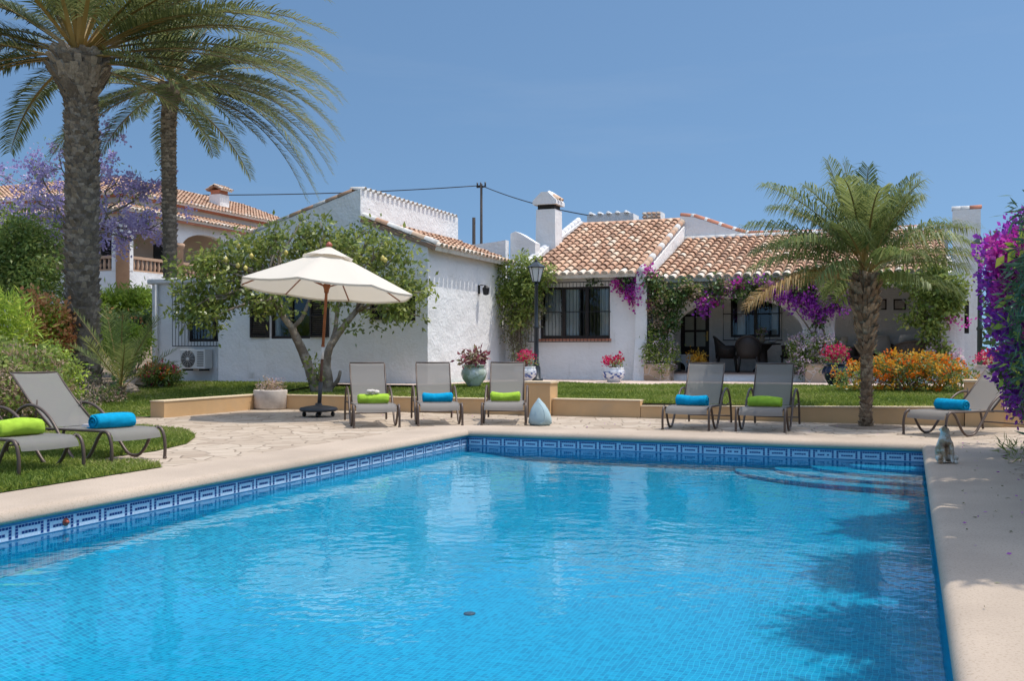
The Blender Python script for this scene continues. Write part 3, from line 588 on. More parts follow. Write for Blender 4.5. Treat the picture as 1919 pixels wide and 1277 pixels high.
for i in range(2): tile_chain(m2, (xm+.05,cy+.14+i*.26,ct+.42), (cx1+.05,cy+.14+i*.26,ct+.22), 2, .09, mats=(0,1), tones=(.6,.9))
m2.build('chimney_cap', [M['stucco'], M['tile']], cho)
# rough parapets behind
mb = MB(); q0 = PY(958,436,26.2); q1 = PY(1003,455,26.2); mb.prism([(q0[0]-.05,2.8),(q1[0],2.8),(q1[0],q1[2]),(q0[0]+.3,q0[2]-.05),(q0[0]+.12,q0[2]+.03),(q0[0]-.02,q0[2]-.03)], 'y', 26.2, 26.6)
z0 = PY(930,452,25.9)[2]; mb.prism([(-11.89,3.0),(q0[0]-.051,3.0),(q0[0]-.051,z0+.02),(-10.8,z0-.02),(-11.89,z0-.1)], 'y', 25.9, 26.15); mb.build('parapet_wall', M['stucco'], V)
mb = MB(); a = PY(1100,404,31.5); b = PY(1187,400,31.5); mb.prism([(a[0],4),(b[0],4),(b[0],b[2]),(b[0]-.25,b[2]+.06),(a[0],a[2])], 'y', 31.5, 32.2)
for i in range(5): tile_chain(mb, (a[0]+.15+i*.3, 31.42, a[2]+.02), (a[0]+.15+i*.3, 32.2, a[2]+.0), 1, .07, seed=i)
mb.build('roof_parapet', M['stucco'], V)
mb = MB(); a = PY(1205,412,31.2); b = PY(1238,395,31.2); mb.box(a[0], b[0], 31.2, 31.8, 4.6, b[2]-.02); mb.build('small_chimney', M['stucco'], V)
mb = MB()
for k in range(3):
    for i in range(4): tile_chain(mb, (a[0]+.06+i*(b[0]-a[0]-.12)/3, 31.08, b[2]-.32+k*.11), (a[0]+.06+i*(b[0]-a[0]-.12)/3, 31.2, b[2]-.32+k*.11), 1, .06, seed=i+k, tones=(.5,1))
mb.build('clay_vents', M['tile'], V)
# upper back wall with the curved top
top = [PY(x, y, 29.7) for x, y in ((1275,405),(1300,407),(1325,415),(1352,424),(1378,433),(1402,439),(1440,438),(1560,436))]
pts = [(p[0], p[2]) for p in top]+[(.3, top[-1][2]+.02)]
mb = MB(); mb.prism([(pts[0][0],3.6)]+pts+[(.3,3.6)], 'y', 29.7, 30.0)
V_up = mb.build('upper_wall', M['stucco'], V)
mb = MB()
for i in range(len(pts)-1):
    n = max(1, int(math.dist(pts[i], pts[i+1])/.36))
    for k in range(n):
        t0, t1 = k/n, (k+1)/n; L = lambda t: (pts[i][0]+(pts[i+1][0]-pts[i][0])*t, 29.83, pts[i][1]+(pts[i+1][1]-pts[i][1])*t+.01)
        tile_chain(mb, L(t0), L(t0+(t1-t0)*.8), 1, .1, mats=(0,), tones=(.3,.6), seed=i*7+k); tile_chain(mb, L(t0+(t1-t0)*.8), L(t1), 1, .105, mats=(1,))
mb.build('upper_wall_tiles', [M['tile_new'], M['mortar']], V)
# --- porch
PF = 25.35
mb = MB(); tile_roof(mb, (-6.2,25.12,3.0), (1,0,0), (0,4.55,1.5), 7.05, 4.8, .232, .335, .1, .95, seed=4); mb.build('tile_roof', [M['tile'], M['mortar']], V)
mb = MB(); tile_chain(mb, (-6.2,29.66,4.52), (.3,29.66,4.52), 22, .1, seed=12); mb.build('ridge_tiles', M['mortar'], V)
def arch_wall(mb, xa, xb, y0, y1, ztop, ops, zbase):
    xs = [xa]
    for o in ops: xs += [o[0]+(o[1]-o[0])*(1-math.cos(math.pi*i/24))/2 for i in range(25)]
    xs.append(xb); xs = sorted(set(round(x, 4) for x in xs))
    def bot(x, o):
        h = (o[1]-o[0])/2; u = abs((x-(o[0]+h))/h); u = min(1, u); return o[2]+(o[3]-o[2])*(1-u**o[4])**(1/o[4])
    for a, b in zip(xs[:-1], xs[1:]):
        c = (a+b)/2; o = next((o for o in ops if o[0] < c < o[1]), None)
        za, zb = (zbase, zbase) if o is None else (bot(a, o), bot(b, o))
        mb.add([(a,y0,za),(b,y0,zb),(b,y0,ztop),(a,y0,ztop),(a,y1,za),(b,y1,zb),(b,y1,ztop),(a,y1,ztop)], [(0,1,2,3),(5,4,7,6),(0,4,5,1),(3,2,6,7)]+([(0,3,7,4),(1,5,6,2)] if o is None else []))
    return mb
ax = lambda px: PY(px, 600, PF)[0]
ops = [(ax(1256), ax(1506), 1.55, 2.52, 2.0), (ax(1563), ax(1748), 1.75, 2.72, 2.3)]
mb = MB(); arch_wall(mb, -6.19, 1.0, PF, PF+.38, 3.0, ops, GZ); mb.build('arcade_wall', M['stucco'], V)
mb = MB(); wd = (PY(1275,0,27.5)[0], PY(1329,0,27.5)[0], .62, 2.72); wp = (PY(1369,0,27.5)[0], PY(1462,0,27.5)[0], 1.55, 2.8)
wall_holes(mb, 27.5, 27.67, -6.5, 1.0, .4, 3.6, [wd, wp]); mb.build('porch_wall', M['stucco'], V)
mb = MB(); mb.box(-6.49, -6.25, 25.41, 27.49, .4, 3.2); mb.build('porch_wall', M['stucco'], V)
mb = MB(); mb.box(-6.2, 1.0, 25.13, 27.6, 3.0-.10, 2.97); 
mb = MB(); mb.prism([(25.74,2.99),(27.5,3.57),(27.5,3.5),(25.74,2.92)], 'x', -6.2, 1.0); mb.build('porch_ceiling', M['stucco'], V)
tr = MB(); tr.box(-6.19, 1.0, 25.05, 27.49, .2, .60); struct(tr.build('terrace_step', M['stucco'])); tr = MB(); tr.box(-6.19, 1.0, 25.01, 27.49, .602, .63); struct(tr.build('terrace_floor', M['terracotta_floor']))
win(V, *wp, 27.5, 2, [(.12,.28),(.82,.94)]); grille(V, PY(1357,0,27.5)[0], PY(1466,0,27.5)[0], 1.47, 2.9, 27.5, .13, .3, (.5,))
# door with six panes
d0, d1 = wd[0], wd[1]; y0, y1 = 27.56, 27.61; dz0, dz1 = .635, 2.715; W = d1-d0
mb = MB(); s = .115
mb.box(d0, d0+s, y0, y1, dz0, dz1); mb.box(d1-s, d1, y0, y1, dz0, dz1); mb.box(d0+s, d1-s, y0+.001, y1-.001, dz0, 1.30); mb.box(d0+s, d1-s, y0+.001, y1-.001, dz1-.12, dz1)
xm = (d0+d1)/2; mb.box(xm-.03, xm+.03, y0+.002, y1-.002, 1.3, dz1-.12)
for k in (1, 2): zz = 1.3+(dz1-.12-1.3)*k/3; mb.box(d0+s, d1-s, y0+.004, y1-.004, zz-.03, zz+.03)
mb.box(d0+s+.06, d1-s-.06, y0-.012, y0, dz0+.12, 1.2)
do = mb.build('door', M['darkwood'], V)
p = MB(); p.add([(d0+s,27.585,1.3),(d1-s,27.585,1.3),(d1-s,27.585,dz1-.12),(d0+s,27.585,dz1-.12)], [(0,1,2,3)]); p.build('pane', pm('obscured door glass', (.42,.44,.38), .15, .12, 3, 30, .2), do)
p = MB(); p.box(d1-.085, d1-.045, y0-.01, y0-.001, 1.45, 1.72); p.tube([(d1-.065,y0-.01,1.6),(d1-.065,y0-.05,1.6),(d1-.16,y0-.05,1.6)], .011, 6); p.build('door_handle', pm('brass', (.45,.3,.1), .3, .1, metal=.9), do)
# right-hand end block
wr = (PY(1788,0,26.6)[0], PY(1816,0,26.6)[0], 1.6, 2.4)
mb = MB(); wall_holes(mb, 26.6, 26.8, 1.001, PY(1838,0,26.6)[0], GZ, PY(1845,391,26.6)[2], [wr]); rx1 = PY(1838,0,26.6)[0]; mb.build('end_wall', M['stucco'], V)
mb = MB(); mb.box(rx1-.2, rx1, 26.801, 32, GZ, PY(1845,391,26.6)[2]); mb.box(1.001, 1.2, 25.36, 26.6, GZ, 3.2); mb.prism([(.0,3.5),(1.0,3.5),(1.0,4.55),(.0,4.35)], 'y', 29.6, 29.9); mb.build('end_wall', M['stucco'], V)
mb = MB(); zz = PY(1845,391,26.6)[2]; tile_chain(mb, (1.0,26.7,zz+.0), (1.4,26.7,zz+.0), 2, .1, mats=(1,)); tile_chain(mb, (1.4,26.7,zz+.0), (rx1,26.7,zz+.01), 1, .1, mats=(0,)); mb.build('end_wall_tiles', [M['tile_new'], M['mortar']], V)
win(V, *wr, 26.6, 1)
mb = MB(); mb.box(-15.74, rx1-.2, 31.9, 32.1, GZ, 3.6); mb.build('rear_wall', M['stucco'], V)
# ------------------------------------------------------------------ sun loungers: local frame, foot at x=0, head towards +x, z up
HW = .33
def lounger_parts(t, rec=0.):
    def rc(x, z): return (x+rec*max(0, z-.345)/.63, z-rec*.22*max(0, z-.345)/.63)
    side = smooth_path([(0,0),(-.005,.16),(.03,.29),(.10,.335),(.18,.29),(.30,.11),(.40,.022),(.50,.012),(.60,.05),(.76,.22),(.93,.42),(1.10,.535),(1.28,.575),(1.45,.53),(1.58,.40),(1.66,.2),(1.70,0)], 4)
    for s in (-1, 1):
        m = MB(); m.tube([(p[0], s*(HW+.015), max(p[1], .012)) for p in side], .0175, 8, flat=1.0); m.tube([(-.002, s*(HW+.015), .0), (-.002, s*(HW+.015), .02)], .021, 8); m.build('side_frame', M['bronze'], t, True)
        r = MB(); r.tube([(.06, s*(HW-.03), .305), (.16, s*(HW-.03), .33), (1.05, s*(HW-.03), .325), (1.5, s*(HW-.03), .30)], .014, 7); r.tube([(.1, s*(HW-.03), .325), (.1, s*(HW+.015), .333)], .012, 6); r.tube([(1.45, s*(HW-.03), .302), (1.6, s*(HW+.015), .34)], .012, 6); r.build('seat_rail', M['bronze'], t, True)
        b = MB(); b.tube([(rc(x, z)[0], s*(HW-.045), rc(x, z)[1]) for x, z in ((1.02,.335),(1.28,.66),(1.45,.95))], .012, 7); b.build('back_rail', M['bronze'], t, True)
    m = MB(); m.tube([(1.68,-HW-.01,.12),(1.68,HW+.01,.12)], .011, 6); m.build('stretcher', M['bronze'], t, True); m = MB(); m.tube([(1.05,-HW+.03,.315),(1.05,HW-.03,.315)], .012, 6); m.build('stretcher', M['bronze'], t, True)
    for s in (-1, 1): m = MB(); m.tube([(1.3,s*(HW-.05),.30),(1.26,s*(HW-.05),.63)], .009, 5); m.build('back_prop', M['bronze'], t, True)
    def sling(name, path, w, tilt=False):
        if tilt: path = [rc(*p) for p in path]
        m = MB(); P = smooth_path([(x, 0, z) for x, z in path], 5); ny = 8; vs = []
        for i, p in enumerate(P):
            for j in range(ny+1):
                y = w*(2*j/ny-1); vs.append((p.x, y, p.z-.008*(1-(y/w)**2)))
        m.add(vs, [(i*(ny+1)+j, (i+1)*(ny+1)+j, (i+1)*(ny+1)+j+1, i*(ny+1)+j+1) for i in range(len(P)-1) for j in range(ny)], 0, True); return m.build(name, M['sling'], t, True)
    sling('seat', [(.012,.235),(.035,.29),(.085,.33),(.17,.343),(.5,.342),(.8,.338),(1.03,.34)], HW-.022)
    sling('backrest', [(1.03,.345),(1.07,.375),(1.17,.50),(1.28,.665),(1.38,.83),(1.435,.94),(1.475,.975)], HW-.035, True)
    h = MB(); q = rc(1.465, .968); h.tube([(q[0],-HW+.045,q[1]),(q[0],HW-.045,q[1])], .013, 7); h.build('head_bar', M['bronze'], t, True)
LG = 'sun loungers round the pool'
def place_of(fl, fr, yaw_from=None):
    a, b = Vector(PZ(*fl)[:2]), Vector(PZ(*fr)[:2]); c = (a+b)/2; d = (b-a).normalized(); return c, d
L0 = {}
def lounger(c, ang, label, rec):
    if rec not in L0:
        L0[rec] = thing('sun_lounger', label, 'sun lounger', (c[0], c[1], .0), ang, LG); lounger_parts(L0[rec], rec); return L0[rec]
    return dup(L0[rec], (c[0], c[1], 0), ang, label, LG)
spots = [
 ((-7.5,13.28), math.atan2(1.5,-1.08), 'grey sling sun lounger nearest the parasol, with a green towel under a white puff', 'g', .50),
 ((-6.78,14.0), math.atan2(1.5,-.9), 'grey sling sun lounger with a blue towel, middle of the three by the parasol', 'b', .52),
 ((-5.92,14.5), math.atan2(1.55,-.55), 'grey sling sun lounger with a green towel beside the pale blue bag', 'g', .62),
 ((-3.05,14.55), math.atan2(1.5,.04), 'grey sling sun lounger with a blue towel, in front of the terrace table', 'b', .42),
 ((-1.98,14.58), math.atan2(1.5,.03), 'grey sling sun lounger with a green towel and palm frond shadow on its backrest', 'g', .45),
 ((.2,14.75), math.atan2(1.2,1.0), 'grey sling sun lounger with a blue towel, half behind the purple bougainvillea', 'b', .55),
 ((-7.50,8.25), math.atan2(.2,-1.6), 'grey sling sun lounger on the left lawn with a magazine and blue towel', 'b', .40),
 ((-7.52,7.13), math.atan2(.2,-1.6), 'grey sling sun lounger cut by the left edge of the photo, with a green towel', 'g', .50)]
TLAB = ['rolled lime green towel under a white puff on the lounger beside the parasol', 'rolled blue towel on the middle of the three loungers by the parasol', 'rolled lime green towel on the lounger beside the pale blue bag',
 'rolled blue towel on the lounger in front of the terrace table', 'rolled lime green towel on the lounger with palm frond shadow', 'rolled blue towel on the lounger half behind the bougainvillea',
 'rolled blue towel next to a magazine on the left lawn lounger', 'rolled lime green towel on the lounger cut by the left edge']
def towel_mesh(seed, m):
    rr = random.Random(seed*3+1); mb = MB(); n = 34; r = .082*rr.uniform(.92,1.08); k1, k2 = rr.uniform(0,6), rr.uniform(.02,.05); sg_ = rr.uniform(-.012,.012); xs = [-.235,-.228,-.21]+[-.19+.02*i for i in range(20)]+[.21,.228,.235]; vs = []
    for i, x in enumerate(xs):
        e = .80 if i in (0, len(xs)-1) else (.95 if i in (1, len(xs)-2) else 1)
        for j in range(n):
            a = 2*math.pi*j/n; q = r*e*(1+k2*math.sin(2*a+k1+x*9)+.018*math.sin(5*a+seed+x*14)+(.035 if abs((a-1.9-x*sg_*40) % (2*math.pi)-.12) < .1 else 0)+rr.uniform(-.018,.018)); z = q*math.sin(a)+sg_*math.cos(x*11); z = max(z, -.068)
            vs.append((x+rr.uniform(-.003,.003), q*math.cos(a)*1.08, z+.07))
    mb.add(vs, [(i*n+j, i*n+(j+1) % n, (i+1)*n+(j+1) % n, (i+1)*n+j) for i in range(len(xs)-1) for j in range(n)], 0, True)
    for x, sg in ((xs[0]-.001,-1),(xs[-1]+.001,1)):     # the rolled layers at each end
        for k in range(60):
            pass
        sp = [(x+sg*.004*math.sin(t*1.0), (.012+.0105*t*.55)*math.cos(t)*1.05, .07+(.012+.0105*t*.55)*math.sin(t)*.96) for t in [i*.4 for i in range(27)]]
        mb.tube(sp, .0085, 5)
        mb.add([(x-sg*.006,0,.07)]+[(x-sg*.006,.07*math.cos(2*math.pi*j/20),.07+.062*math.sin(2*math.pi*j/20)) for j in range(20)], [(0,1+j,1+(j+1) % 20) if sg > 0 else (0,1+(j+1) % 20,1+j) for j in range(20)])
    # loose outer edge of the cloth along the roll
    mb.box(-.23, .23, -.118, -.03, .0, .014)
    return mb
for i, (c, ang, lab, colr, s) in enumerate(spots):
    lounger(c, ang, lab, .24 if i >= 5 else 0.)
    tw = towel_mesh(i, None).build('rolled_towel', M['towel_green' if colr == 'g' else 'towel_blue'])
    tw.location = (c[0]+s*math.cos(ang), c[1]+s*math.sin(ang), .343); tw.rotation_euler = (0, 0, ang+math.pi/2+random.uniform(-.06,.06)); tag(tw, TLAB[i], 'towel', 'rolled towels on the loungers')
c, ang = spots[0][0], spots[0][1]
mb = MB(); rr = random.Random(4)
for k in range(9): mb.ball((rr.uniform(-.08,.08), rr.uniform(-.03,.05), .02+rr.uniform(0,.03)), (.05,.035,.03), 8, 5)
o = mb.build('white_cloth', M['cushion']); o.location = (c[0]+.5*math.cos(ang), c[1]+.5*math.sin(ang), .343+.148); o.rotation_euler = (0,0,ang+math.pi/2); tag(o, 'small crumpled white cloth lying on the green towel by the parasol', 'cloth')
c, ang = spots[6][0], spots[6][1]
mb = MB(); mb.bbox(-.14,.14,-.1,.1,0,.012,.002); mb.bbox(-.135,.13,-.095,.1,.0125,.028,.002,1)
o = mb.build('magazine', [M['plastic_white'], pm('printed magazine cover', (.55,.52,.52), .35, .5, 9, 10, 0, c2=(.25,.22,.26), c2scale=14)]); o.location = (c[0]+.62*math.cos(ang), c[1]+.62*math.sin(ang), .345); o.rotation_euler = (0,0,ang+.3); tag(o, 'small stack of pale magazines beside the blue towel on the left lawn lounger', 'magazine')

# ------------------------------------------------------------------ parasol
ub = Vector(PZ(597, 781, 0)); ap = Vector(PD(617, 462, ub.x*F2[0]+ub.y*F2[1]))
um = thing('parasol', 'open cream parasol on a wooden pole with a wheeled dark base', 'parasol', ub)
axd = (ap-ub).normalized(); 
def up_at(z): return ub+axd*(z/axd.z)
base = MB(); 
prof2 = [(.02,.09),(.30,.09),(.335,.105),(.34,.13),(.32,.16),(.2,.185),(.07,.2),(.05,.24)]
base.lathe(prof2, (ub.x,ub.y,0), 24, wob=.0); bo = base.build('base', M['grey_metal'], um)
for k in range(4):
    a = k*math.pi/2+.5; wh = MB(); x, y = ub.x+.25*math.cos(a), ub.y+.25*math.sin(a); wh.tube([(x-.018,y,.04),(x+.018,y,.04)], .04, 12); wh.box(x-.012,x+.012,y-.012,y+.012,.05,.1); wh.build('caster', M['iron'], bo)
pg = MB(); pg.tube([up_at(.2), up_at(.62)], .036, 12); pg.build('socket', M['grey_metal'], um)
pg = MB(); pg.tube([up_at(.45), up_at(1.02)], .026, 12, 0); pg.build('lower_pole', M['teakdark'], um)
pg = MB(); pg.tube([up_at(1.021), up_at(1.24)], .027, 12); pg.build('pole_label', M['plastic_white'], um)
pg = MB(); pg.tube([up_at(1.241), up_at(2.95)], .026, 12); pg.tube([up_at(2.2), up_at(2.26), up_at(2.32), up_at(2.36)], [.04,.045,.07,.055], 12); pg.tube([up_at(1.24),up_at(1.28)], .032, 12); pg.build('pole', M['teak'], um)
top = up_at(2.98); RU = 1.575; tilt = Matrix.Rotation(rad(4.2), 4, Vector((F2[0],F2[1],0))) @ Matrix.Rotation(rad(-3.5), 4, Vector((R2[0],R2[1],0)))
def rim(k, f=1., n=8, ph=rad(22.5)-.12, drop=.72):
    a = 2*math.pi*k/n+ph; v = Vector((RU*f*math.cos(a), RU*f*math.sin(a), -drop*f)); return top+tilt @ v
can = MB(); seg = 6; vs = [top-Vector((0,0,.0))]
nr = 7
for r in range(1, nr+1):
    f = .16+(1-.16)*r/nr
    for k in range(8):
        for s in range(seg):
            p = rim(k, f)*(1-s/seg)+rim(k+1, f)*(s/seg); sag = .035*math.sin(math.pi*s/seg)*f; vs.append(p-Vector((0,0,sag)))
n8 = 8*seg; inner = []
for k in range(8):
    for s in range(seg): inner.append(rim(k,.12)*(1-s/seg)+rim(k+1,.12)*(s/seg)-Vector((0,0,.01)))
vs = inner+vs[1:]
can.add(vs, [(r*n8+j, r*n8+(j+1) % n8, (r+1)*n8+(j+1) % n8, (r+1)*n8+j) for r in range(nr) for j in range(n8)], 0, True)
ed = len(can.v); outer = can.v[-n8:]; can.add(outer+[tuple(Vector(p)-Vector((0,0,.035))+(Vector((top.x,top.y,p[2]))-Vector(p))*.008) for p in outer], [(j, (j+1) % n8, n8+(j+1) % n8, n8+j) for j in range(n8)], 0, False)
M['canvas'] = leafmat('cream parasol canvas', [(0,(.76,.705,.61)),(1,(.76,.705,.61))], .30, .9, .1); cano = can.build('canopy', M['canvas'], um)
vc = MB(); vt = [top+Vector((0,0,.055))]
for f in (.11,.225,.30):
    for k in range(8):
        for s in range(seg):
            p = rim(k,f)*(1-s/seg)+rim(k+1,f)*(s/seg); vt.append(p+Vector((0,0,.055-.05*math.sin(math.pi*s/seg)*(0 if f < .29 else -.35))))
vc.add(vt, [(0,1+(j+1) % n8,1+j) for j in range(n8)]+[(1+r*n8+j, 1+r*n8+(j+1) % n8, 1+(r+1)*n8+(j+1) % n8, 1+(r+1)*n8+j) for r in range(2) for j in range(n8)], 0, True); vc.build('vent_cap', M['canvas'], um)
fi = MB(); fi.lathe([(.0,.0),(.055,.0),(.06,.02),(.045,.05),(.02,.075),(0,.085)], top+Vector((0,0,.055)), 14, cap=False); fi.build('finial', pm('red brown wood', (.38,.10,.06), .4, .2), um)
for k in range(8):
    rb = MB(); rb.tube([rim(k,.03)-Vector((0,0,.02)), rim(k,.99)-Vector((0,0,.02))], .0125, 6); ro = rb.build('rib', M['teak'], um)
    st = MB(); st.tube([up_at(2.3), rim(k,.5)-Vector((0,0,.03))], .010, 6); st.build('strut', M['teak'], ro)

# ------------------------------------------------------------------ street lamps
def lamp_parts(t, pole, H):
    m = MB(); m.lathe([(.17,0),(.17,.06),(.11,.08),(.105,.34),(.075,.4),(.085,.43),(.062,.46),(.058,1.3),(.075,1.32),(.075,1.36),(.05,1.4),(.043,H-.52),(.062,H-.5),(.05,H-.47),(.03,H-.44)], (0,0,0), 16); m.build('post', pole, t, True)
    hd = MB(); z = H-.44
    hd.lathe([(.03,0),(.1,.015),(.1,.03)], (0,0,z), 6, smooth=False); hd.lathe([(.215,.37),(.225,.39),(.16,.44),(.07,.5),(.05,.52)], (0,0,z), 6, smooth=False); hd.lathe([(.03,.52),(.04,.54),(.02,.57),(.008,.62)], (0,0,z), 8)
    for k in range(6):
        a = 2*math.pi*k/6; hd.tube([(.098*math.cos(a),.098*math.sin(a),z+.02),(.19*math.cos(a),.19*math.sin(a),z+.375)], .009, 5)
    ho = hd.build('lantern', pole, t, True)
    gl = MB(); gl.lathe([(.09,.03),(.18,.37)], (0,0,z), 6, smooth=False); gl.build('lamp_glass', M['lampglass'], ho, True)
p = PZ(1005, 715, .42); H1 = PD(1005, 497, p[0]*F2[0]+p[1]*F2[1])[2]-.42
t = thing('street_lamp', 'slate blue lantern post standing in front of the grilled window', 'lamp post', p, .2); lamp_parts(t, M['bluepaint'], H1)
p = PZ(1836, 722, .36); H2 = PD(1836, 452, p[0]*F2[0]+p[1]*F2[1])[2]-.36
t = thing('street_lamp', 'dark green lantern post half hidden by the purple bougainvillea', 'lamp post', p, .5); lamp_parts(t, M['greenpaint'], H2)
# ------------------------------------------------------------------ wall lamp, bell lamp, air conditioner, pictures
c = PX(897, 545, -10.15); t = thing('wall_lamp', 'black iron wall lantern on the sunlit side wall of the wing', 'wall lamp', c)
m = MB(); m.tube([(c[0],c[1],c[2]+.1),(c[0]+.05,c[1],c[2]+.14),(c[0]+.2,c[1],c[2]+.13)], .012, 6); m.box(c[0],c[0]+.02,c[1]-.05,c[1]+.05,c[2]-.08,c[2]+.14); m.build('bracket', M['iron'], t)
m = MB(); m.lathe([(.03,-.12),(.075,-.1),(.1,.06),(.03,.13)], (c[0]+.2,c[1],c[2]), 6, smooth=False); m.build('lantern', M['iron'], t)
c = PY(1338, 572, 27.48); t = thing('wall_lamp', 'dark bell shaped wall lamp between the door and porch window', 'wall lamp', c)
m = MB(); m.lathe([(.0,.16),(.03,.15),(.05,.06),(.10,-.04),(.12,-.06)], (c[0],c[1]-.14,c[2]), 14, cap=False); m.build('shade', M['iron'], t); m = MB(); m.tube([(c[0],c[1]+.02,c[2]+.1),(c[0],c[1]-.14,c[2]+.15)], .01, 6); m.build('bracket', M['iron'], t)
for px, lab in ((1650, 'small dark framed picture on the porch wall, partly behind the palm trunk'), (1686, 'small dark framed picture on the porch wall to the right of the palm trunk')):
    c = PY(px, 571, 27.5); t = thing('picture_frame', lab, 'picture', c, 0, 'pictures on the porch wall')
    m = MB(); w_, h_ = .15, .14
    m.box(-w_,w_,-.025,-.002,h_-.035,h_); m.box(-w_,w_,-.025,-.002,-h_,-h_+.035); m.box(-w_,-w_+.035,-.025,-.002,-h_+.035,h_-.035); m.box(w_-.035,w_,-.025,-.002,-h_+.035,h_-.035); m.build('frame', M['darkwood'], t, True)
    m = MB(); m.box(-w_+.035,w_-.035,-.012,-.004,-h_+.035,h_-.035); m.build('print', pm('faded print', (.5,.46,.42), .5, .3, 7, 10, 0, c2=(.2,.17,.15), c2scale=9), t, True)
c = PY(355, 694, 21.1); x1 = -15.98; t = thing('air_conditioner', 'white outdoor air conditioning unit under the grilled window on the left', 'air conditioner', (c[0], 20.9, c[2]))
ztop = PY(355, 655, 21.1)[2]; z0 = c[2]+.04; x0 = c[0]; x1 = x0+.8
m = MB(); m.bbox(x0, x1, 20.72, 21.02, z0, ztop, .012); m.build('casing', M['plastic_white'], t)
fx, fz = x0+.27, (z0+ztop)/2; m = MB(); r = (ztop-z0)*.44
m.tube([(fx,20.719,fz),(fx,20.712,fz)], r, 28); m.build('fan_opening', M['grey_metal'], t)
m = MB()
for k in range(1, 6): m.tube([(fx+r*k/5.5*math.cos(a),20.706,fz+r*k/5.5*math.sin(a)) for a in [2*math.pi*i/28 for i in range(29)]], .0035, 4, cap=False)
for k in range(12): a = 2*math.pi*k/12; m.tube([(fx,20.703,fz),(fx+r*math.cos(a),20.703,fz+r*math.sin(a))], .003, 4)
m.tube([(fx,20.70,fz),(fx,20.711,fz)], r*.22, 14); m.build('fan_guard', M['plastic_white'], t)
m = MB()
for k in range(9): m.box(x0+.56, x0+.76, 20.711, 20.72, z0+.07+k*.045, z0+.085+k*.045)
m.build('side_louvre', M['grey_metal'], t)
m = MB(); m.box(x0+.08,x0+.12,20.74,21.1,z0-.05,z0-.001); m.box(x1-.2,x1-.16,20.74,21.1,z0-.05,z0-.001); m.build('bracket', M['iron'], t)

# ------------------------------------------------------------------ pots and planters (their plants come with the vegetation)
def gpot(c1, c2, sc, lo=.48, hi=.56):
    return pm('glazed pot', c1, .18, .06, 5, 20, .05, .002, c2=c2, c2scale=sc, c2lo=lo, c2hi=hi, spec=.6)
def band(name, base, blue):
    m, t, out = newmat(name); p = N(t, 'ShaderNodeBsdfPrincipled'); p.inputs['Roughness'].default_value = .2; v = coords(t)
    sx = N(t, 'ShaderNodeSeparateXYZ'); t.links.new(v, sx.inputs[0]); bz = ramp(t, [(.06,(0,0,0)),(.12,(1,1,1)),(.24,(1,1,1)),(.29,(0,0,0))]); t.links.new(sx.outputs[2], bz.inputs[0])
    nz = noise(t, coords(t, (1,1,1.6)), 9, 3, .5); r = ramp(t, [(.50,(0,0,0)),(.56,(1,1,1))]); t.links.new(nz, r.inputs[0]); ml = N(t, 'ShaderNodeMath', operation='MULTIPLY'); t.links.new(bz.outputs[0], ml.inputs[0]); t.links.new(r.outputs[0], ml.inputs[1])
    t.links.new(mixc(t, base, blue, ml.outputs[0]), p.inputs['Base Color']); t.links.new(p.outputs[0], out.inputs[0]); return m
M['pot_bw'] = band('blue and white glazed pot', (.66,.68,.70), (.03,.08,.28)); M['pot_sage'] = gpot((.40,.45,.36), (.66,.70,.68), 4)
M['pot_navy'] = gpot((.012,.016,.05), (.03,.04,.09), 4); M['pot_stone'] = pm('weathered cast stone', (.56,.50,.44), .85, .1, 5, 40, .35, .006, c2=(.4,.35,.3), c2scale=4)
JAR = [(.0,0),(.14,0),(.16,.03),(.26,.16),(.30,.27),(.29,.36),(.24,.43),(.25,.46),(.28,.475),(.28,.495),(.24,.495),(.22,.44)]
BOWL = [(0,0),(.16,0),(.17,.05),(.26,.13),(.285,.23),(.27,.31),(.25,.33),(.265,.36),(.255,.375),(.23,.375),(.21,.32)]
def pot(px, pyb, z, prof, s, mat, label, foot=None):
    c = PZ(px, pyb, z); t = thing('plant_pot', label, 'plant pot', c)
    m = MB(); m.lathe([(r*s, h*s) for r, h in prof], c, 28, cap=False); m.build('pot', mat, t)
    m = MB(); top = prof[-1][1]*s-.03; m.lathe([(0,top),(prof[-1][0]*s*1.05,top)], c, 20, cap=False); m.build('soil', M['soil'], t)
    return Vector(c), prof[-2][1]*s
POT = {}
POT['sage'] = pot(888, 724, .40, JAR, .95, M['pot_sage'], 'sage green and white glazed jar holding a pink and green plant')
POT['bw1'] = pot(984, 716, .42, BOWL, 1.0, M['pot_bw'], 'blue and white pot with pink flowers behind the slate blue lamp post')
POT['bw2'] = pot(1150, 717, .42, BOWL, .95, M['pot_bw'], 'blue and white pot with red flowers in front of the bare white wall')
POT['navy'] = pot(1567, 724, .42, JAR, .98, M['pot_navy'], 'glossy navy jar with crimson flowers beside the orange lantana hedge')
POT['yellow'] = pot(1306, 713.5, .42, JAR, .9, M['pot_navy'], 'dark glazed pot with yellow orange leaves in front of the porch door')
POT['far'] = pot(1856, 724, .36, BOWL, 1.3, M['pot_stone'], 'grey stone pot with red flowers behind the right hand lounger')
c = PZ(503, 766, 0); t = thing('planter', 'round white planter of small pale shrub at the inner corner of the garden wall', 'planter', (c[0]+.12,c[1]-.1,0)); c = (c[0]+.12,c[1]-.1,0)
m = MB(); m.lathe([(.0,0),(.30,0),(.325,.03),(.335,.36),(.33,.385),(.29,.385),(.28,.34),(0,.34)], c, 32, cap=False); m.build('pot', M['pot_stone'], t); POT['planter'] = (Vector(c), .38)
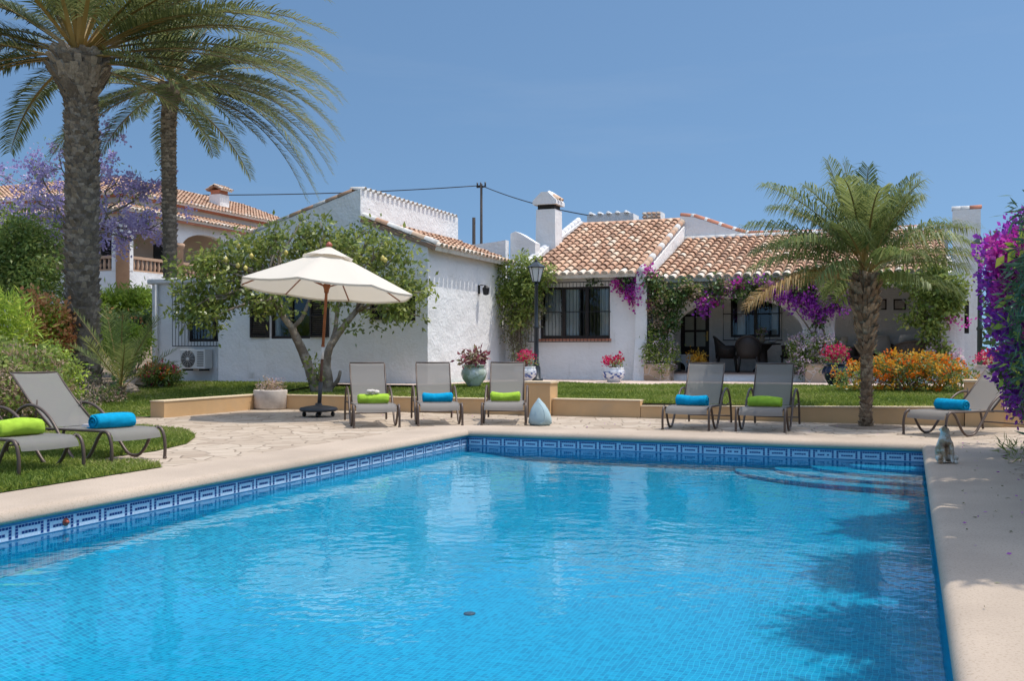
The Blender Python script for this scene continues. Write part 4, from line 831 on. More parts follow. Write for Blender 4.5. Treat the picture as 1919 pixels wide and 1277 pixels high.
def stonebox(px0, px1, pyb, pyt, label):
    a = PY(px0, pyb, 24.45); b = PY(px1, pyb, a[1]); zt = PY(px0, pyt, a[1])[2]; t = thing('stone_planter', label, 'planter', ((a[0]+b[0])/2, a[1]+.25, .42)); m = MB()
    m.bbox(a[0], b[0], a[1], a[1]+.55, .40, zt, .03); m.build('stonework', paving('crazy stone cladding', 5, (.36,.25,.17), (.55,.41,.30), (.62,.55,.48), .05, .8, '3D'), t); m = MB(); m.box(a[0]+.05,b[0]-.05,a[1]+.05,a[1]+.5,zt-.02,zt+.012); m.build('soil', M['soil'], t)
    return Vector(((a[0]+b[0])/2, a[1]+.27, zt))
SB1 = stonebox(1206, 1254, 714, 682, 'stone clad planter at the foot of the left porch pillar'); SB2 = stonebox(1508, 1553, 714, 682, 'stone clad planter at the foot of the middle porch pillar')

# ------------------------------------------------------------------ terrace furniture
TZ = .632
def tubchair(t, w=.29, d=.29, seat=.44, back=.92, arm=.66, legs=True, thick=.022, wick=None):
    wick = wick or M['wicker']
    m = MB(); n = 28; vs = []
    for i in range(n+1):
        a = -2.45+4.9*i/n; cz = math.cos(a); h = arm+(back-arm)*max(0, (cz-.15)/.85)**1.2; fl = 1.0+.10*max(0, cz)
        for z, f in ((seat-.10, .95), (seat+.08, 1.0), ((seat+h)/2, 1.04), (h, fl*1.06)):
            vs.append((w*f*math.sin(a), d*f*cz if cz > -.2 else d*f*cz*.95, z))
    m.add(vs, [(i*4+k, (i+1)*4+k, (i+1)*4+k+1, i*4+k+1) for i in range(n) for k in range(3)], 0, True)
    m.tube([Vector(vs[i*4+3]) for i in range(n+1)], thick*.8, 6); m.build('backrest', wick, t, True)
    m = MB(); m.lathe([(0,seat-.06),(w*.93,seat-.06),(w*.95,seat-.02),(w*.9,seat),(0,seat)], (0,0,0), 20, cap=False); m.build('seat', wick, t, True)
    for sx in (-1, 1):
        for sy in (-1, 1):
            l = MB(); l.tube([(sx*w*.72, sy*d*.72, seat-.04), (sx*w*.88, sy*d*.88, 0)], [.026,.018], 8); l.build('leg', wick, t, True)
    # solid woven skin gets real thickness
    for o in t.children:
        if o.name.startswith('backrest'): md = o.modifiers.new('thickness', 'SOLIDIFY'); md.thickness = thick; md.offset = 0
CG = 'wicker chairs round the terrace table'
CY = 26.35
cx = lambda px: PY(px, 690, CY)[0]
c0 = thing('wicker_chair', 'dark wicker armchair seen from the side, left of the terrace table', 'chair', (cx(1362), CY, TZ), rad(95), CG); tubchair(c0)
dup(c0, (cx(1412)-.02, CY-.75, TZ), rad(185), 'dark wicker armchair with its back to the pool, in front of the terrace table', CG)
dup(c0, (cx(1482), CY+.05, TZ), rad(-85), 'dark wicker armchair seen from the side, right of the terrace table', CG)
tp = (cx(1428), CY+.12, TZ); t = thing('terrace_table', 'round dark wicker dining table on the terrace under the porch window', 'table', tp)
m = MB(); m.lathe([(0,.70),(.46,.70),(.47,.72),(.46,.74),(0,.74)], tp, 28, cap=False); m.build('tabletop', M['wicker'], t); m = MB(); m.lathe([(.26,0),(.24,.05),(.13,.2),(.12,.55),(.25,.70)], tp, 16); m.build('pedestal', M['wicker'], t)
m = MB(); m.lathe([(0,0),(.055,0),(.075,.08),(.05,.17),(.06,.2)], (tp[0]-.02,tp[1],TZ+.742), 16, cap=False); t = thing('flower_vase', 'small clay vase of pale flowers on the terrace table', 'vase', (tp[0]-.02,tp[1],TZ+.742)); m.build('vase', pm('sandy clay', (.40,.30,.2), .8, .15), t); VASE = (t, Vector((tp[0]-.02,tp[1],TZ+.94)))
m = MB(); m.lathe([(0,0),(.05,0),(.11,.06),(.115,.075),(.1,.06),(.04,.015),(0,.012)], (tp[0]+.26,tp[1]-.1,TZ+.742), 18, cap=False); tag(m.build('bowl', M['plastic_white']), 'white bowl on the right of the terrace table', 'bowl')
def lounge(px, y, rz, label, w=.42):
    c = (PY(px, 660, y)[0], y, TZ); t = thing('lounge_chair', label, 'armchair', c, rz, 'low wicker lounge chairs on the terrace'); tubchair(t, w, .38, .36, .78, .62, wick=M['wicker_brown']); return c
def cushion(c, rz, tilt, sx, sz, label):
    m = MB(); n = 10; vs = []
    for sgn in (-1, 1):
        for i in range(n+1):
            for j in range(n+1):
                u, v = 2*i/n-1, 2*j/n-1; b = (1-u**4)*(1-v**4); vs.append((u*sx*(1-.06*v*v), sgn*.075*b**.6, v*sz*(1-.06*u*u)))
    k = (n+1)**2
    for s_ in (0, 1):
        for i in range(n):
            for j in range(n):
                f = (s_*k+i*(n+1)+j, s_*k+(i+1)*(n+1)+j, s_*k+(i+1)*(n+1)+j+1, s_*k+i*(n+1)+j+1); m.add([], []); m.f.append(f if s_ == 0 else f[::-1]); m.m.append(0); m.sm.append(True); m.t.append(.5)
    m.v = vs; o = m.build('cushion', M['cushion']); o.location = c; o.rotation_euler = (tilt, 0, rz); tag(o, label, 'cushion', 'cream cushions on the lounge chairs')
a = lounge(1588, 26.9, rad(70), 'low wicker lounge chair with cream cushion, left of the palm trunk'); cushion((a[0]-.12,a[1]-.05,1.33), rad(75), .25, .24, .24, 'cream cushion standing in the lounge chair left of the palm trunk')
a = lounge(1648, 27.0, rad(20), 'low wicker lounge chair just right of the palm trunk', .46); cushion((a[0]+.0,a[1]+.1,1.34), rad(15), -.2, .27, .24, 'cream cushion in the lounge chair just right of the palm trunk')
a = lounge(1712, 26.2, rad(185), 'low wicker lounge chair with rounded back to the pool, nearest the climbing vine', .44); cushion((a[0]-.1,a[1]+.12,1.40), rad(20), .5, .27, .2, 'cream cushion leaning left in the lounge chair nearest the climbing vine'); cushion((a[0]+.2,a[1]+.1,1.40), rad(-20), .35, .22, .22, 'cream cushion leaning right in the lounge chair nearest the climbing vine')
c = (PY(1610, 690, 26.2)[0], 26.2, TZ); t = thing('low_table', 'low dark wicker coffee table between the lounge chairs, behind the palm trunk', 'coffee table', c)
m = MB(); m.bbox(c[0]-.4,c[0]+.4,c[1]-.28,c[1]+.28,TZ+.36,TZ+.41,.01); m.build('tabletop', M['wicker'], t)
for sx in (-1,1):
    for sy in (-1,1): m = MB(); m.box(c[0]+sx*.34-.025,c[0]+sx*.34+.025,c[1]+sy*.22-.025,c[1]+sy*.22+.025,TZ,TZ+.359); m.build('leg', M['wicker'], t)
c = (PY(1268, 690, 26.9)[0], 26.9, TZ); t = thing('bench', 'white masonry bench with arched base left of the porch door', 'bench', c)
m = MB(); arch_wall(m, c[0]-.45, c[0]+.42, c[1]-.2, c[1]+.2, TZ+.40, [(c[0]-.3, c[0]+.28, TZ+.08, TZ+.28, 2.0)], TZ); m.build('base', M['stucco'], t); m = MB(); m.bbox(c[0]-.48,c[0]+.45,c[1]-.23,c[1]+.23,TZ+.402,TZ+.45,.01); m.build('seat', M['stucco'], t)

# ------------------------------------------------------------------ pale blue bag by the third lounger
c = Vector(PZ(1012, 797, 0)); M['bag'] = pm('pale blue canvas bag', (.36,.47,.49), .9, .12, 6, 90, .35, .004, c2=(.30,.42,.45), c2scale=5)
t = thing('beach_bag', 'pale blue drop shaped canvas bag on the paving beside the third lounger', 'bag', c); m = MB(); n = 22; vs = []
for k, (r, z) in enumerate([(.0,0),(.15,.0),(.185,.03),(.19,.1),(.17,.18),(.135,.25),(.09,.32),(.04,.38),(.012,.42),(0,.425)]):
    for j in range(n):
        an = 2*math.pi*j/n; q = r*(1+.05*math.sin(4*an+k)+.03*math.sin(7*an-k*2)); vs.append((c.x+q*math.cos(an)+.05*(z/.4)**2*-R2[0]*.4, c.y+q*.8*math.sin(an), z))
m.add(vs, [(i*n+j, i*n+(j+1) % n, (i+1)*n+(j+1) % n, (i+1)*n+j) for i in range(9) for j in range(n)], 0, True); m.build('body', M['bag'], t)
m = MB(); m.tube(smooth_path([(c.x+.02,c.y-.1,.36),(c.x+.12,c.y-.17,.25),(c.x+.14,c.y-.18,.08),(c.x+.05,c.y-.17,.03)], 4), .008, 6); m.build('cord', M['bag'], t)

# ------------------------------------------------------------------ seated animal figure at the pool corner, looking up
c = Vector(PZ(1770, 868, 0)); DD = c.x*F2[0]+c.y*F2[1]; t = thing('animal_figure', 'small sandy brown and white seated dog figure looking up at the pool corner', 'garden figure', c)
u = 1/1866*DD                      # metres per photo pixel at this distance
fx, fy = Vector((R2[0],R2[1],0)), Vector((-F2[0],-F2[1],0)); up = Vector((0,0,1))
def Q(a, b, h): return tuple(c+fx*a+fy*b+up*h)
bm_v = [Q(0,-.01,.10), Q(0,.0,.19), Q(0,.015,.255), Q(-.005,.02,.305), Q(-.012,.035,.335), Q(-.025,.065,.362), Q(-.03,.085,.385)]
bm_r = [.082,.07,.056,.044,.046,.03,.016]
edges = [(i, i+1) for i in range(6)]
def limb(root, pts, rs):
    last = root
    for p, r in zip(pts, rs): bm_v.append(Q(*p)); bm_r.append(r); edges.append((last, len(bm_v)-1)); last = len(bm_v)-1
for s in (-1, 1):
    limb(2, [(s*.045,.05,.21),(s*.045,.075,.12),(s*.042,.08,.03),(s*.042,.105,.012)], [.028,.022,.017,.018])
    limb(0, [(s*.065,.02,.07),(s*.085,.075,.055),(s*.08,.06,.02),(s*.08,.115,.014)], [.055,.042,.024,.02])
    limb(4, [(s*.036,-.005,.352),(s*.048,-.02,.338)], [.014,.008])
limb(0, [(.05,-.07,.03),(.1,-.06,.018),(.12,.0,.015)], [.026,.018,.010])
me = bpy.data.meshes.new('body'); me.from_pydata([tuple(Vector(v)-c) for v in bm_v], edges, []); ob = bpy.data.objects.new('body', me); COL.objects.link(ob); ob.parent = t
sk = ob.modifiers.new('skin', 'SKIN'); sk.use_smooth_shade = True
for i, r in enumerate(bm_r): me.skin_vertices[0].data[i].radius = (r, r)
me.skin_vertices[0].data[0].use_root = True
sb = ob.modifiers.new('subdivision', 'SUBSURF'); sb.levels = 2; sb.render_levels = 2
mm, tt, out = newmat('sandy and white painted fur'); p = N(tt, 'ShaderNodeBsdfPrincipled'); p.inputs['Roughness'].default_value = .7; v = coords(tt, (1,1,1)); n_ = noise(tt, v, 7, 4, .6)
r_ = ramp(tt, [(.36,(.24,.15,.09)),(.45,(.46,.31,.18)),(.52,(.64,.58,.50)),(.7,(.70,.66,.59))]); tt.links.new(n_, r_.inputs[0]); tt.links.new(r_.outputs[0], p.inputs['Base Color']); tt.links.new(bump(tt, noise(tt, v, 90, 4), .4, .004), p.inputs['Normal']); tt.links.new(p.outputs[0], out.inputs[0]); me.materials.append(mm)
for s in (-1, 1): m = MB(); m.ball(Q(-.016+s*.026,.062,.352), .0075, 8, 6); m.build('eye', M['iron'], t)
m = MB(); m.ball(Q(-.031,.096,.392), .011, 8, 6); m.build('nose', M['iron'], t)

# ------------------------------------------------------------------ electricity poles and cable
pw = M['vinewood']; D = 70.
a = PD(902, 345, D); t = thing('power_pole', 'tall thin wooden power pole with cross arm behind the villa roof', 'power pole', (a[0],a[1],0), 0)
m = MB(); m.tube([(a[0],a[1],-1),(a[0],a[1],a[2])], [.13,.09], 8); m.build('pole', pm('dark weathered pole', (.06,.05,.045), .9, .3), t)
m = MB(); m.box(a[0]-.35,a[0]+.35,a[1]-.06,a[1]+.06,a[2]-.25,a[2]-.13)
for x in (-.3,-.05,.3): m.tube([(a[0]+x,a[1],a[2]-.13),(a[0]+x,a[1],a[2]+.12)], .06, 8)
m.build('cross_arm', M['grey_metal'], t)
b = PD(888, 408, D*.98); t = thing('power_pole', 'short bare wooden pole stub beside the taller power pole', 'power pole', (b[0],b[1],0)); m = MB(); m.tube([(b[0],b[1],-1),(b[0],b[1],b[2])], [.14,.12], 8); m.build('pole', pm('dark pole wood', (.05,.042,.038), .9, .3), t)
def sag(p, q, s, n=24): p, q = Vector(p), Vector(q); return [p+(q-p)*(i/n)-Vector((0,0,s*4*(i/n)*(1-i/n))) for i in range(n+1)]
l = PD(-40, 353, 66); r_ = PD(1130, 408, 50); m = MB(); m.tube(sag(l, (a[0],a[1],a[2]-.1), .55), .035, 5); m.tube(sag((a[0],a[1],a[2]-.1), r_, .25), .032, 5); tag(m.build('power_cable', M['iron']), 'black overhead cable running across the sky to the power pole', 'cable')
# ------------------------------------------------------------------ vegetation helpers
def unit(v): return v/np.maximum(1e-9, np.linalg.norm(v, axis=-1, keepdims=True))
def leaves(cent, n, size, spread, asp=.42, droop=.25, tone0=.0, tone1=1., out=None, curl=.18, flat=.0):
    """n leaf-shaped faces scattered about each clump centre; cent (k,3)"""
    cent = np.asarray(cent, float); k = len(cent); sp = np.broadcast_to(np.asarray(spread, float), (k, 3)) if np.ndim(spread) else np.full((k, 3), spread)
    off = rng.normal(0, 1, (k, n, 3))*sp[:,None,:]*.6; c = (cent[:,None,:]+off).reshape(-1, 3); m = len(c)
    d = unit(off.reshape(-1, 3)/np.maximum(.02, sp.mean())+rng.normal(0, .8, (m, 3))+np.array([0,0,-droop])); nn = unit(rng.normal(0, 1, (m, 3))+np.array([0,0,.9+flat])); sd = unit(np.cross(d, nn)); nn = np.cross(sd, d)
    L = size*(.6+.8*rng.random(m))[:,None]; W = L*asp
    a = c; b = c+d*L*.45+sd*W*.5-nn*L*curl*.3; t = c+d*L-nn*L*curl; e = c+d*L*.45-sd*W*.5-nn*L*curl*.3
    ct = np.repeat(rng.random(k), n); tone = np.clip(tone0+(tone1-tone0)*(.55*rng.random(m)+.45*ct), 0, 1)
    return np.stack([a, b, t, e], 1), tone
def petals(cent, n, size, spread, tone0=0., tone1=1.):
    return leaves(cent, n, size, spread, asp=.9, droop=-.2, tone0=tone0, tone1=tone1, curl=-.1)
def clumps(blobs, per, shell=.55):
    out = []
    for (c, r, wgt) in blobs:
        r = np.array(r if hasattr(r, '__len__') else (r, r, r), float); n = max(1, int(per*wgt)); v = unit(rng.normal(0, 1, (n, 3))); q = (shell+(1-shell)*rng.random(n))[:,None]; out.append(np.array(c)+v*r*q)
    return np.concatenate(out)
def px_blob(px, py, rx, ry, D=None, Y=None, X=None, dep=None, w=None):
    c = PD(px, py, D) if D else (PY(px, py, Y) if Y else PX(px, py, X)); dist = c[0]*F2[0]+c[1]*F2[1]; u = dist/FOC; d = dep if dep else (rx+ry)/2*u
    r = np.array((rx*u*R2[0]+0, 0, 0)); rr = (math.hypot(rx*u*R2[0], d*F2[0]), math.hypot(rx*u*R2[1], d*F2[1]), ry*u)
    return (c, rr, w if w else rx*ry/2500.)
_lm = leafmat
def gm(name, stops, *a): return _lm(name, [(p, tuple(min(.7, c*(1.22 if 'palm' in name else 1.42)) for c in cc)) for p, cc in stops], *a, warm=.22)
LM = {
 'lemon': gm('lemon leaves', [(0,(.03,.055,.010)),(.4,(.078,.115,.018)),(.75,(.165,.205,.035)),(1,(.34,.35,.09))], .35, .32, .5),
 'mid': gm('mid green leaves', [(0,(.03,.065,.012)),(.5,(.075,.13,.022)),(.85,(.15,.21,.04)),(1,(.25,.29,.08))], .35, .4),
 'dark': gm('dark green leaves', [(0,(.015,.04,.012)),(.6,(.04,.085,.02)),(1,(.10,.15,.04))], .25, .38),
 'lime': gm('bright yellow green leaves', [(0,(.07,.13,.008)),(.5,(.18,.28,.02)),(1,(.38,.44,.05))], .4, .4),
 'vine': gm('vine leaves', [(0,(.05,.09,.015)),(.5,(.12,.17,.03)),(.85,(.22,.27,.06)),(1,(.35,.34,.12))], .35, .4),
 'dryvine': gm('dry vine leaves', [(0,(.08,.075,.045)),(.6,(.16,.155,.09)),(1,(.26,.25,.16))], .3, .7),
 'palm': gm('palm leaflets', [(0,(.035,.06,.018)),(.4,(.085,.12,.036)),(.75,(.17,.195,.07)),(1,(.36,.32,.16))], .3, .42, .4),
 'palm_s': gm('small palm leaflets', [(0,(.04,.07,.014)),(.45,(.10,.145,.032)),(.8,(.20,.235,.07)),(1,(.38,.34,.15))], .35, .48, .35),
 'dryfrond': leafmat('dry palm leaflets', [(0,(.30,.15,.05)),(.5,(.46,.27,.09)),(1,(.60,.42,.19))], .3, .6),
 'rachis': leafmat('palm rib', [(0,(.16,.12,.035)),(.6,(.30,.21,.06)),(1,(.40,.27,.09))], .0, .5),
 'purple': leafmat('purple bracts', [(0,(.17,.03,.28)),(.35,(.33,.06,.46)),(.7,(.55,.10,.60)),(1,(.74,.28,.74))], .45, .6, .2),
 'magenta': leafmat('magenta bracts', [(0,(.30,.015,.22)),(.5,(.55,.04,.38)),(1,(.75,.16,.56))], .45, .6, .2),
 'lilac': leafmat('lilac blossom', [(0,(.30,.25,.50)),(.5,(.46,.40,.66)),(1,(.62,.57,.76))], .4, .7, .1),
 'orange': leafmat('orange lantana flowers', [(0,(.62,.07,.012)),(.35,(.74,.17,.015)),(.75,(.80,.30,.03)),(1,(.80,.46,.08))], .35, .7, .1),
 'red': leafmat('red flowers', [(0,(.42,.008,.05)),(.6,(.60,.02,.13)),(1,(.74,.14,.28))], .4, .6, .1),
 'pinkwhite': leafmat('pale pink flowers', [(0,(.48,.30,.42)),(.5,(.62,.48,.58)),(1,(.72,.66,.70))], .4, .7, .1),
 'yellow': leafmat('yellow orange leaves', [(0,(.55,.24,.02)),(.5,(.68,.38,.04)),(1,(.75,.52,.14))], .35, .7, .1),
 'rust': gm('rust red leaves', [(0,(.34,.10,.04)),(.5,(.47,.20,.09)),(1,(.48,.32,.14))], .35, .5, .2),
 'pinkgrey': gm('pinkish young leaves', [(0,(.16,.13,.09)),(.5,(.32,.22,.17)),(1,(.46,.34,.27))], .35, .6, .2),
 'pinkgreen': leafmat('pink and green leaves', [(0,(.14,.02,.05)),(.4,(.36,.10,.14)),(.7,(.25,.27,.12)),(1,(.55,.40,.36))], .35, .5, .2),
 'blue': gm('blue green needles', [(0,(.012,.05,.03)),(.5,(.04,.11,.06)),(1,(.12,.20,.12))], .2, .5),
}
def branch(mb, p, q, r0, r1, wob=.12, n=5, mat=0, lift=.15):
    p, q = Vector(p), Vector(q); L = (q-p).length; pts = []
    for i in range(n+1):
        t = i/n; w_ = math.sin(math.pi*t)*L*wob; pts.append(p+(q-p)*t+Vector((random.uniform(-1,1)*w_, random.uniform(-1,1)*w_, random.uniform(-1,1)*w_*.6+lift*L*math.sin(math.pi*t)*.4)))
    mb.tube(pts, [r0+(r1-r0)*i/n for i in range(n+1)], 7 if r0 > .02 else 5, mat); return pts
def part_leaves(name, mat, parent, sets):
    V = np.concatenate([s[0] for s in sets]); t = np.concatenate([s[1] for s in sets]); return quads_obj(name, V, t, mat, parent)
def shrub(name, label, cat, base, blobs, per=14, n=26, size=.07, spread=.16, mat='mid', flowers=None, fl_per=6, fl_n=14, fl_size=.03, fl_spread=.06, fl_up=.25, asp=.42, stems=8, group=None, shell=.5, tone=(0,1), stemmat=None, flname='blossom'):
    t = thing(name, label, cat, base, 0, group); C_ = clumps(blobs, per, shell); V_, tn = leaves(C_, n, size, spread, asp, tone0=tone[0], tone1=tone[1]); quads_obj('foliage', V_, tn, LM[mat], t)
    if stems:
        m = MB()
        for i in range(stems):
            q = C_[int(rng.integers(len(C_)))]; b = Vector(base)+Vector((random.uniform(-.06,.06), random.uniform(-.06,.06), 0)); branch(m, b, q, .018, .005)
        m.build('stem', stemmat or M['bark'], t)
    if flowers:
        for fm in (flowers if isinstance(flowers, (list, tuple)) else [flowers]):
            Cf = clumps([(c, np.array(r)*1.06, w) for c, r, w in blobs], fl_per, .92); keep = Cf[:,2] > np.mean([b[0][2] for b in blobs])-1.2; Cf = Cf[keep]+np.array([0,0,fl_up*.1]); V_, tn = petals(Cf, fl_n, fl_size, fl_spread); quads_obj(flname, V_, tn, LM[fm], t)
    return t, C_
# ------------------------------------------------------------------ palms
def frond_faces(base, d0, L, droop, wind, n_l, leaf, up_bias=.35, seg=16, bare=.16, leafdroop=.35, width=.045, tone_dry=0., vee=.5, lw=.024):
    p = Vector(base); d = Vector(d0).normalized(); P = [p.copy()]; T = [d.copy()]; ds = L/seg
    for i in range(seg):
        f = (i+1)/seg; d = (d+Vector((0,0,-1))*droop*ds*(.35+f*1.1)+Vector(wind)*ds*f).normalized(); p = p+d*ds; P.append(p.copy()); T.append(d.copy())
    F = []; tn = []; mi = []
    sides = []
    for i in range(seg+1):
        s = T[i].cross(Vector((0,0,1)))
        if s.length < .05: s = T[i].cross(Vector((1,0,0)))
        s.normalize(); sides.append((s, s.cross(T[i]).normalized()))
    for i in range(seg):                         # rachis: flat-bottomed rib
        w0 = width*(1-i/seg)**.8+.004; w1 = width*(1-(i+1)/seg)**.8+.004; s0, u0 = sides[i]; s1, u1 = sides[i+1]
        a, b, c, e = P[i]-s0*w0, P[i]+s0*w0, P[i+1]+s1*w1, P[i+1]-s1*w1; a2, b2, c2, e2 = [x+u*(w*.8) for x, u, w in ((P[i],u0,w0),(P[i],u0,w0),(P[i+1],u1,w1),(P[i+1],u1,w1))]
        F += [(e,c,b,a),(a,a2,e2,e),(b2,b,c,c2)]; q = max(0, .9-1.3*i/seg); tn += [q]*3; mi += [1]*3
    for k in range(n_l):
        f = bare+(1-bare)*(k+.5)/n_l; x = f*seg; i = min(seg-1, int(x)); r = x-i; p = P[i].lerp(P[i+1], r); t = T[i].lerp(T[i+1], r).normalized(); s, u = sides[i]
        ll = leaf*(.55+.45*math.sin(math.pi*min(1, (f-bare)/(1-bare)*.9+.12)))*random.uniform(.85,1.1)*(1 if f < .93 else .8)
        for sg in (-1, 1):
            fw = .55+.5*f; dr = (s*sg*1.0+t*fw+u*vee*random.uniform(.5,1.2)+Vector((random.uniform(-.12,.12) for _ in range(3)))).normalized(); w = ll*lw+.003
            mid = p+dr*ll*.5; d2 = (dr+Vector((0,0,-1))*leafdroop*random.uniform(.6,1.5)+Vector(wind)*.35).normalized(); tip = mid+d2*ll*.5
            wd = dr.cross(u); wd = wd.normalized()*w if wd.length > .01 else t*w
            F += [(p-wd*.5, p+wd*.5, mid+wd, mid-wd), (mid-wd, mid+wd, tip+wd*.12, tip-wd*.12)]; q = min(1, max(0, random.betavariate(2,2.4)*.95+tone_dry)); tn += [q, q]; mi += [0, 0]
    return np.array([[tuple(v) for v in f] for f in F]), tn, mi
def palm_trunk(name, parent, pts, rad_fn, rows, per, sc_l, sc_w, tone=(.2,.9), mat=None, out=.55):
    pts = [Vector(p) for p in pts]; P = smooth_path(pts, 6); m = MB(); n = len(P); rs = [rad_fn(i/(n-1)) for i in range(n)]; m.tube(P, rs, 20, 0, .25)
    for r in range(rows):
        f = (r+.3)/rows; x = f*(n-1); i = min(n-2, int(x)); p = P[i].lerp(P[i+1], x-i); R_ = rad_fn(f); L_ = sc_l(f); W_ = sc_w(f)
        for k in range(per):
            a = 2*math.pi*(k+.5*(r % 2)+random.uniform(-.12,.12))/per; o = Vector((math.cos(a), math.sin(a), 0)); s = Vector((-math.sin(a), math.cos(a), 0)); q = p+o*R_*.97+Vector((0,0,random.uniform(-.3,.3)*L_)); u_ = Vector((0,0,1))
            l_ = L_*random.uniform(.75,1.25); w_ = W_*random.uniform(.8,1.2); tip = q+o*l_*out*random.uniform(.4,1.5)+u_*l_*.75
            v = [q-s*w_*.5-u_*l_*.3, q+s*w_*.5-u_*l_*.3, tip+s*w_*.28, tip-s*w_*.28, q+u_*l_*.5-s*w_*.35, q+u_*l_*.5+s*w_*.35]
            m.add(v, [(0,1,2,3),(3,2,5,4),(1,5,2),(0,3,4)], 0, False, random.uniform(*tone))
    return m.build(name, mat, parent)
def trunkmat(name, stops):
    m, t, out = newmat(name); p = N(t, 'ShaderNodeBsdfPrincipled'); p.inputs['Roughness'].default_value = .95; p.inputs['Specular IOR Level'].default_value = .1
    a = N(t, 'ShaderNodeAttribute', attribute_name='tone'); r = ramp(t, stops); t.links.new(a.outputs['Fac'], r.inputs[0]); v = geo_pos(t); nz = noise(t, v, 14, 6, .7); rr = ramp(t, [(.35, (.55,.55,.55)), (.7, (1.1,1.1,1.1))]); t.links.new(nz, rr.inputs[0])
    t.links.new(mixc(t, r.outputs[0], rr.outputs[0], 1., 'MULTIPLY'), p.inputs['Base Color']); t.links.new(bump(t, noise(t, v, 45, 5, .7), .6, .012), p.inputs['Normal']); t.links.new(p.outputs[0], out.inputs[0]); return m
TM1 = trunkmat('date palm trunk', [(0,(.14,.112,.088)),(.5,(.31,.26,.205)),(1,(.54,.46,.37))]); TM2 = trunkmat('small palm trunk', [(0,(.14,.09,.055)),(.5,(.36,.25,.16)),(1,(.60,.46,.31))])
def palm(name, label, base, crown, rad_fn, tr, fronds, tmat, leafm, leaf, n_l, width, **kw):
    t = thing(name, label, 'palm tree', base); palm_trunk('trunk', t, [base]+tr+[crown], rad_fn, *kw.pop('scales'), mat=tmat)
    for (d, L, droop, wind, dry) in fronds:
        F, tn, mi = frond_faces(Vector(crown)+Vector(d).normalized()*kw.get('start', .25)+Vector((0,0,random.uniform(-.12,.15))), d, L, droop, wind, n_l, leaf, width=width, tone_dry=dry*.3 if dry > .5 else dry, leafdroop=kw.get('leafdroop',.35), vee=kw.get('vee',.5), bare=kw.get('bare',.16), lw=kw.get('lw',.024))
        o = quads_obj('frond', F, tn, [LM['dryfrond'] if dry > .5 else LM[leafm], LM['rachis']], t, mi)
    return t
RV, FV, UV = Vector((R2[0],R2[1],0)), Vector((F2[0],F2[1],0)), Vector((0,0,1))
def fan(n, elo, ehi, L, droop, wind, azbias=None, dry=0., jl=.12, nofront=False):
    out = []
    for i in range(n):
        az = 2*math.pi*(i+random.uniform(-.3,.3))/n; e = rad(random.uniform(elo, ehi))
        if nofront and abs(math.sin(az)) > .72: continue
        d = RV*math.cos(az)*math.cos(e)+FV*math.sin(az)*math.cos(e)+UV*math.sin(e); out.append((d, L*random.uniform(1-jl,1+jl), droop*random.uniform(.8,1.25), wind, dry*random.random()))
    return out
WIND = RV*.055
# big date palm on the left
b = Vector(PZ(158, 738, .18)); D1 = b.x*F2[0]+b.y*F2[1]; cr = Vector(PD(148, 112, D1)); u1 = D1/FOC
def r1(f):
    z = f
    if z < .04: return (60-21.5*(z/.04)**.6)*u1*.78
    if z < .80: return (30-4*(z-.04)/.76)*u1
    if z < .90: return (26+20*sst((z-.80)/.10))*u1
    return (46-8*(z-.9)/.1)*u1
P1 = palm('date_palm', 'large date palm with a thick scaly trunk beside the left lawn', tuple(b), tuple(cr), r1, [tuple(PD(154,560,D1)), tuple(PD(154,330,D1)), tuple(PD(151,200,D1))],
   fan(12,-10,5,3.7,.26,WIND*.6,nofront=True)+fan(13,8,24,4.4,.19,WIND,nofront=True)+fan(14,30,48,5.,.15,WIND)+fan(12,52,72,5.,.13,WIND*1.3)+fan(5,76,86,4.6,.1,WIND)+[((RV*1+FV*.25*k+UV*e).normalized(), 5.9, .18, WIND*1.1, 0) for k, e in ((-1.2,.45),(-.5,.75),(.1,.55),(.6,.8),(1.2,.5),(-.8,.2),(.3,.25),(-1.6,.6),(1.6,.3),(0,1.1),(-.4,.4),(.8,.1))]+[((-RV*1+FV*.25*k+UV*e).normalized(), 4.2, .34, RV*.0, 0) for k, e in ((-1.,.5),(.2,.3),(1,.6),(-.4,.8),(.6,.1))],
   TM1, 'palm', .70, 100, .05, scales=(88, 19, lambda f: .12 if f < .78 else .26, lambda f: .17 if f < .78 else .24), start=.3, bare=.14, leafdroop=.45, vee=.45)
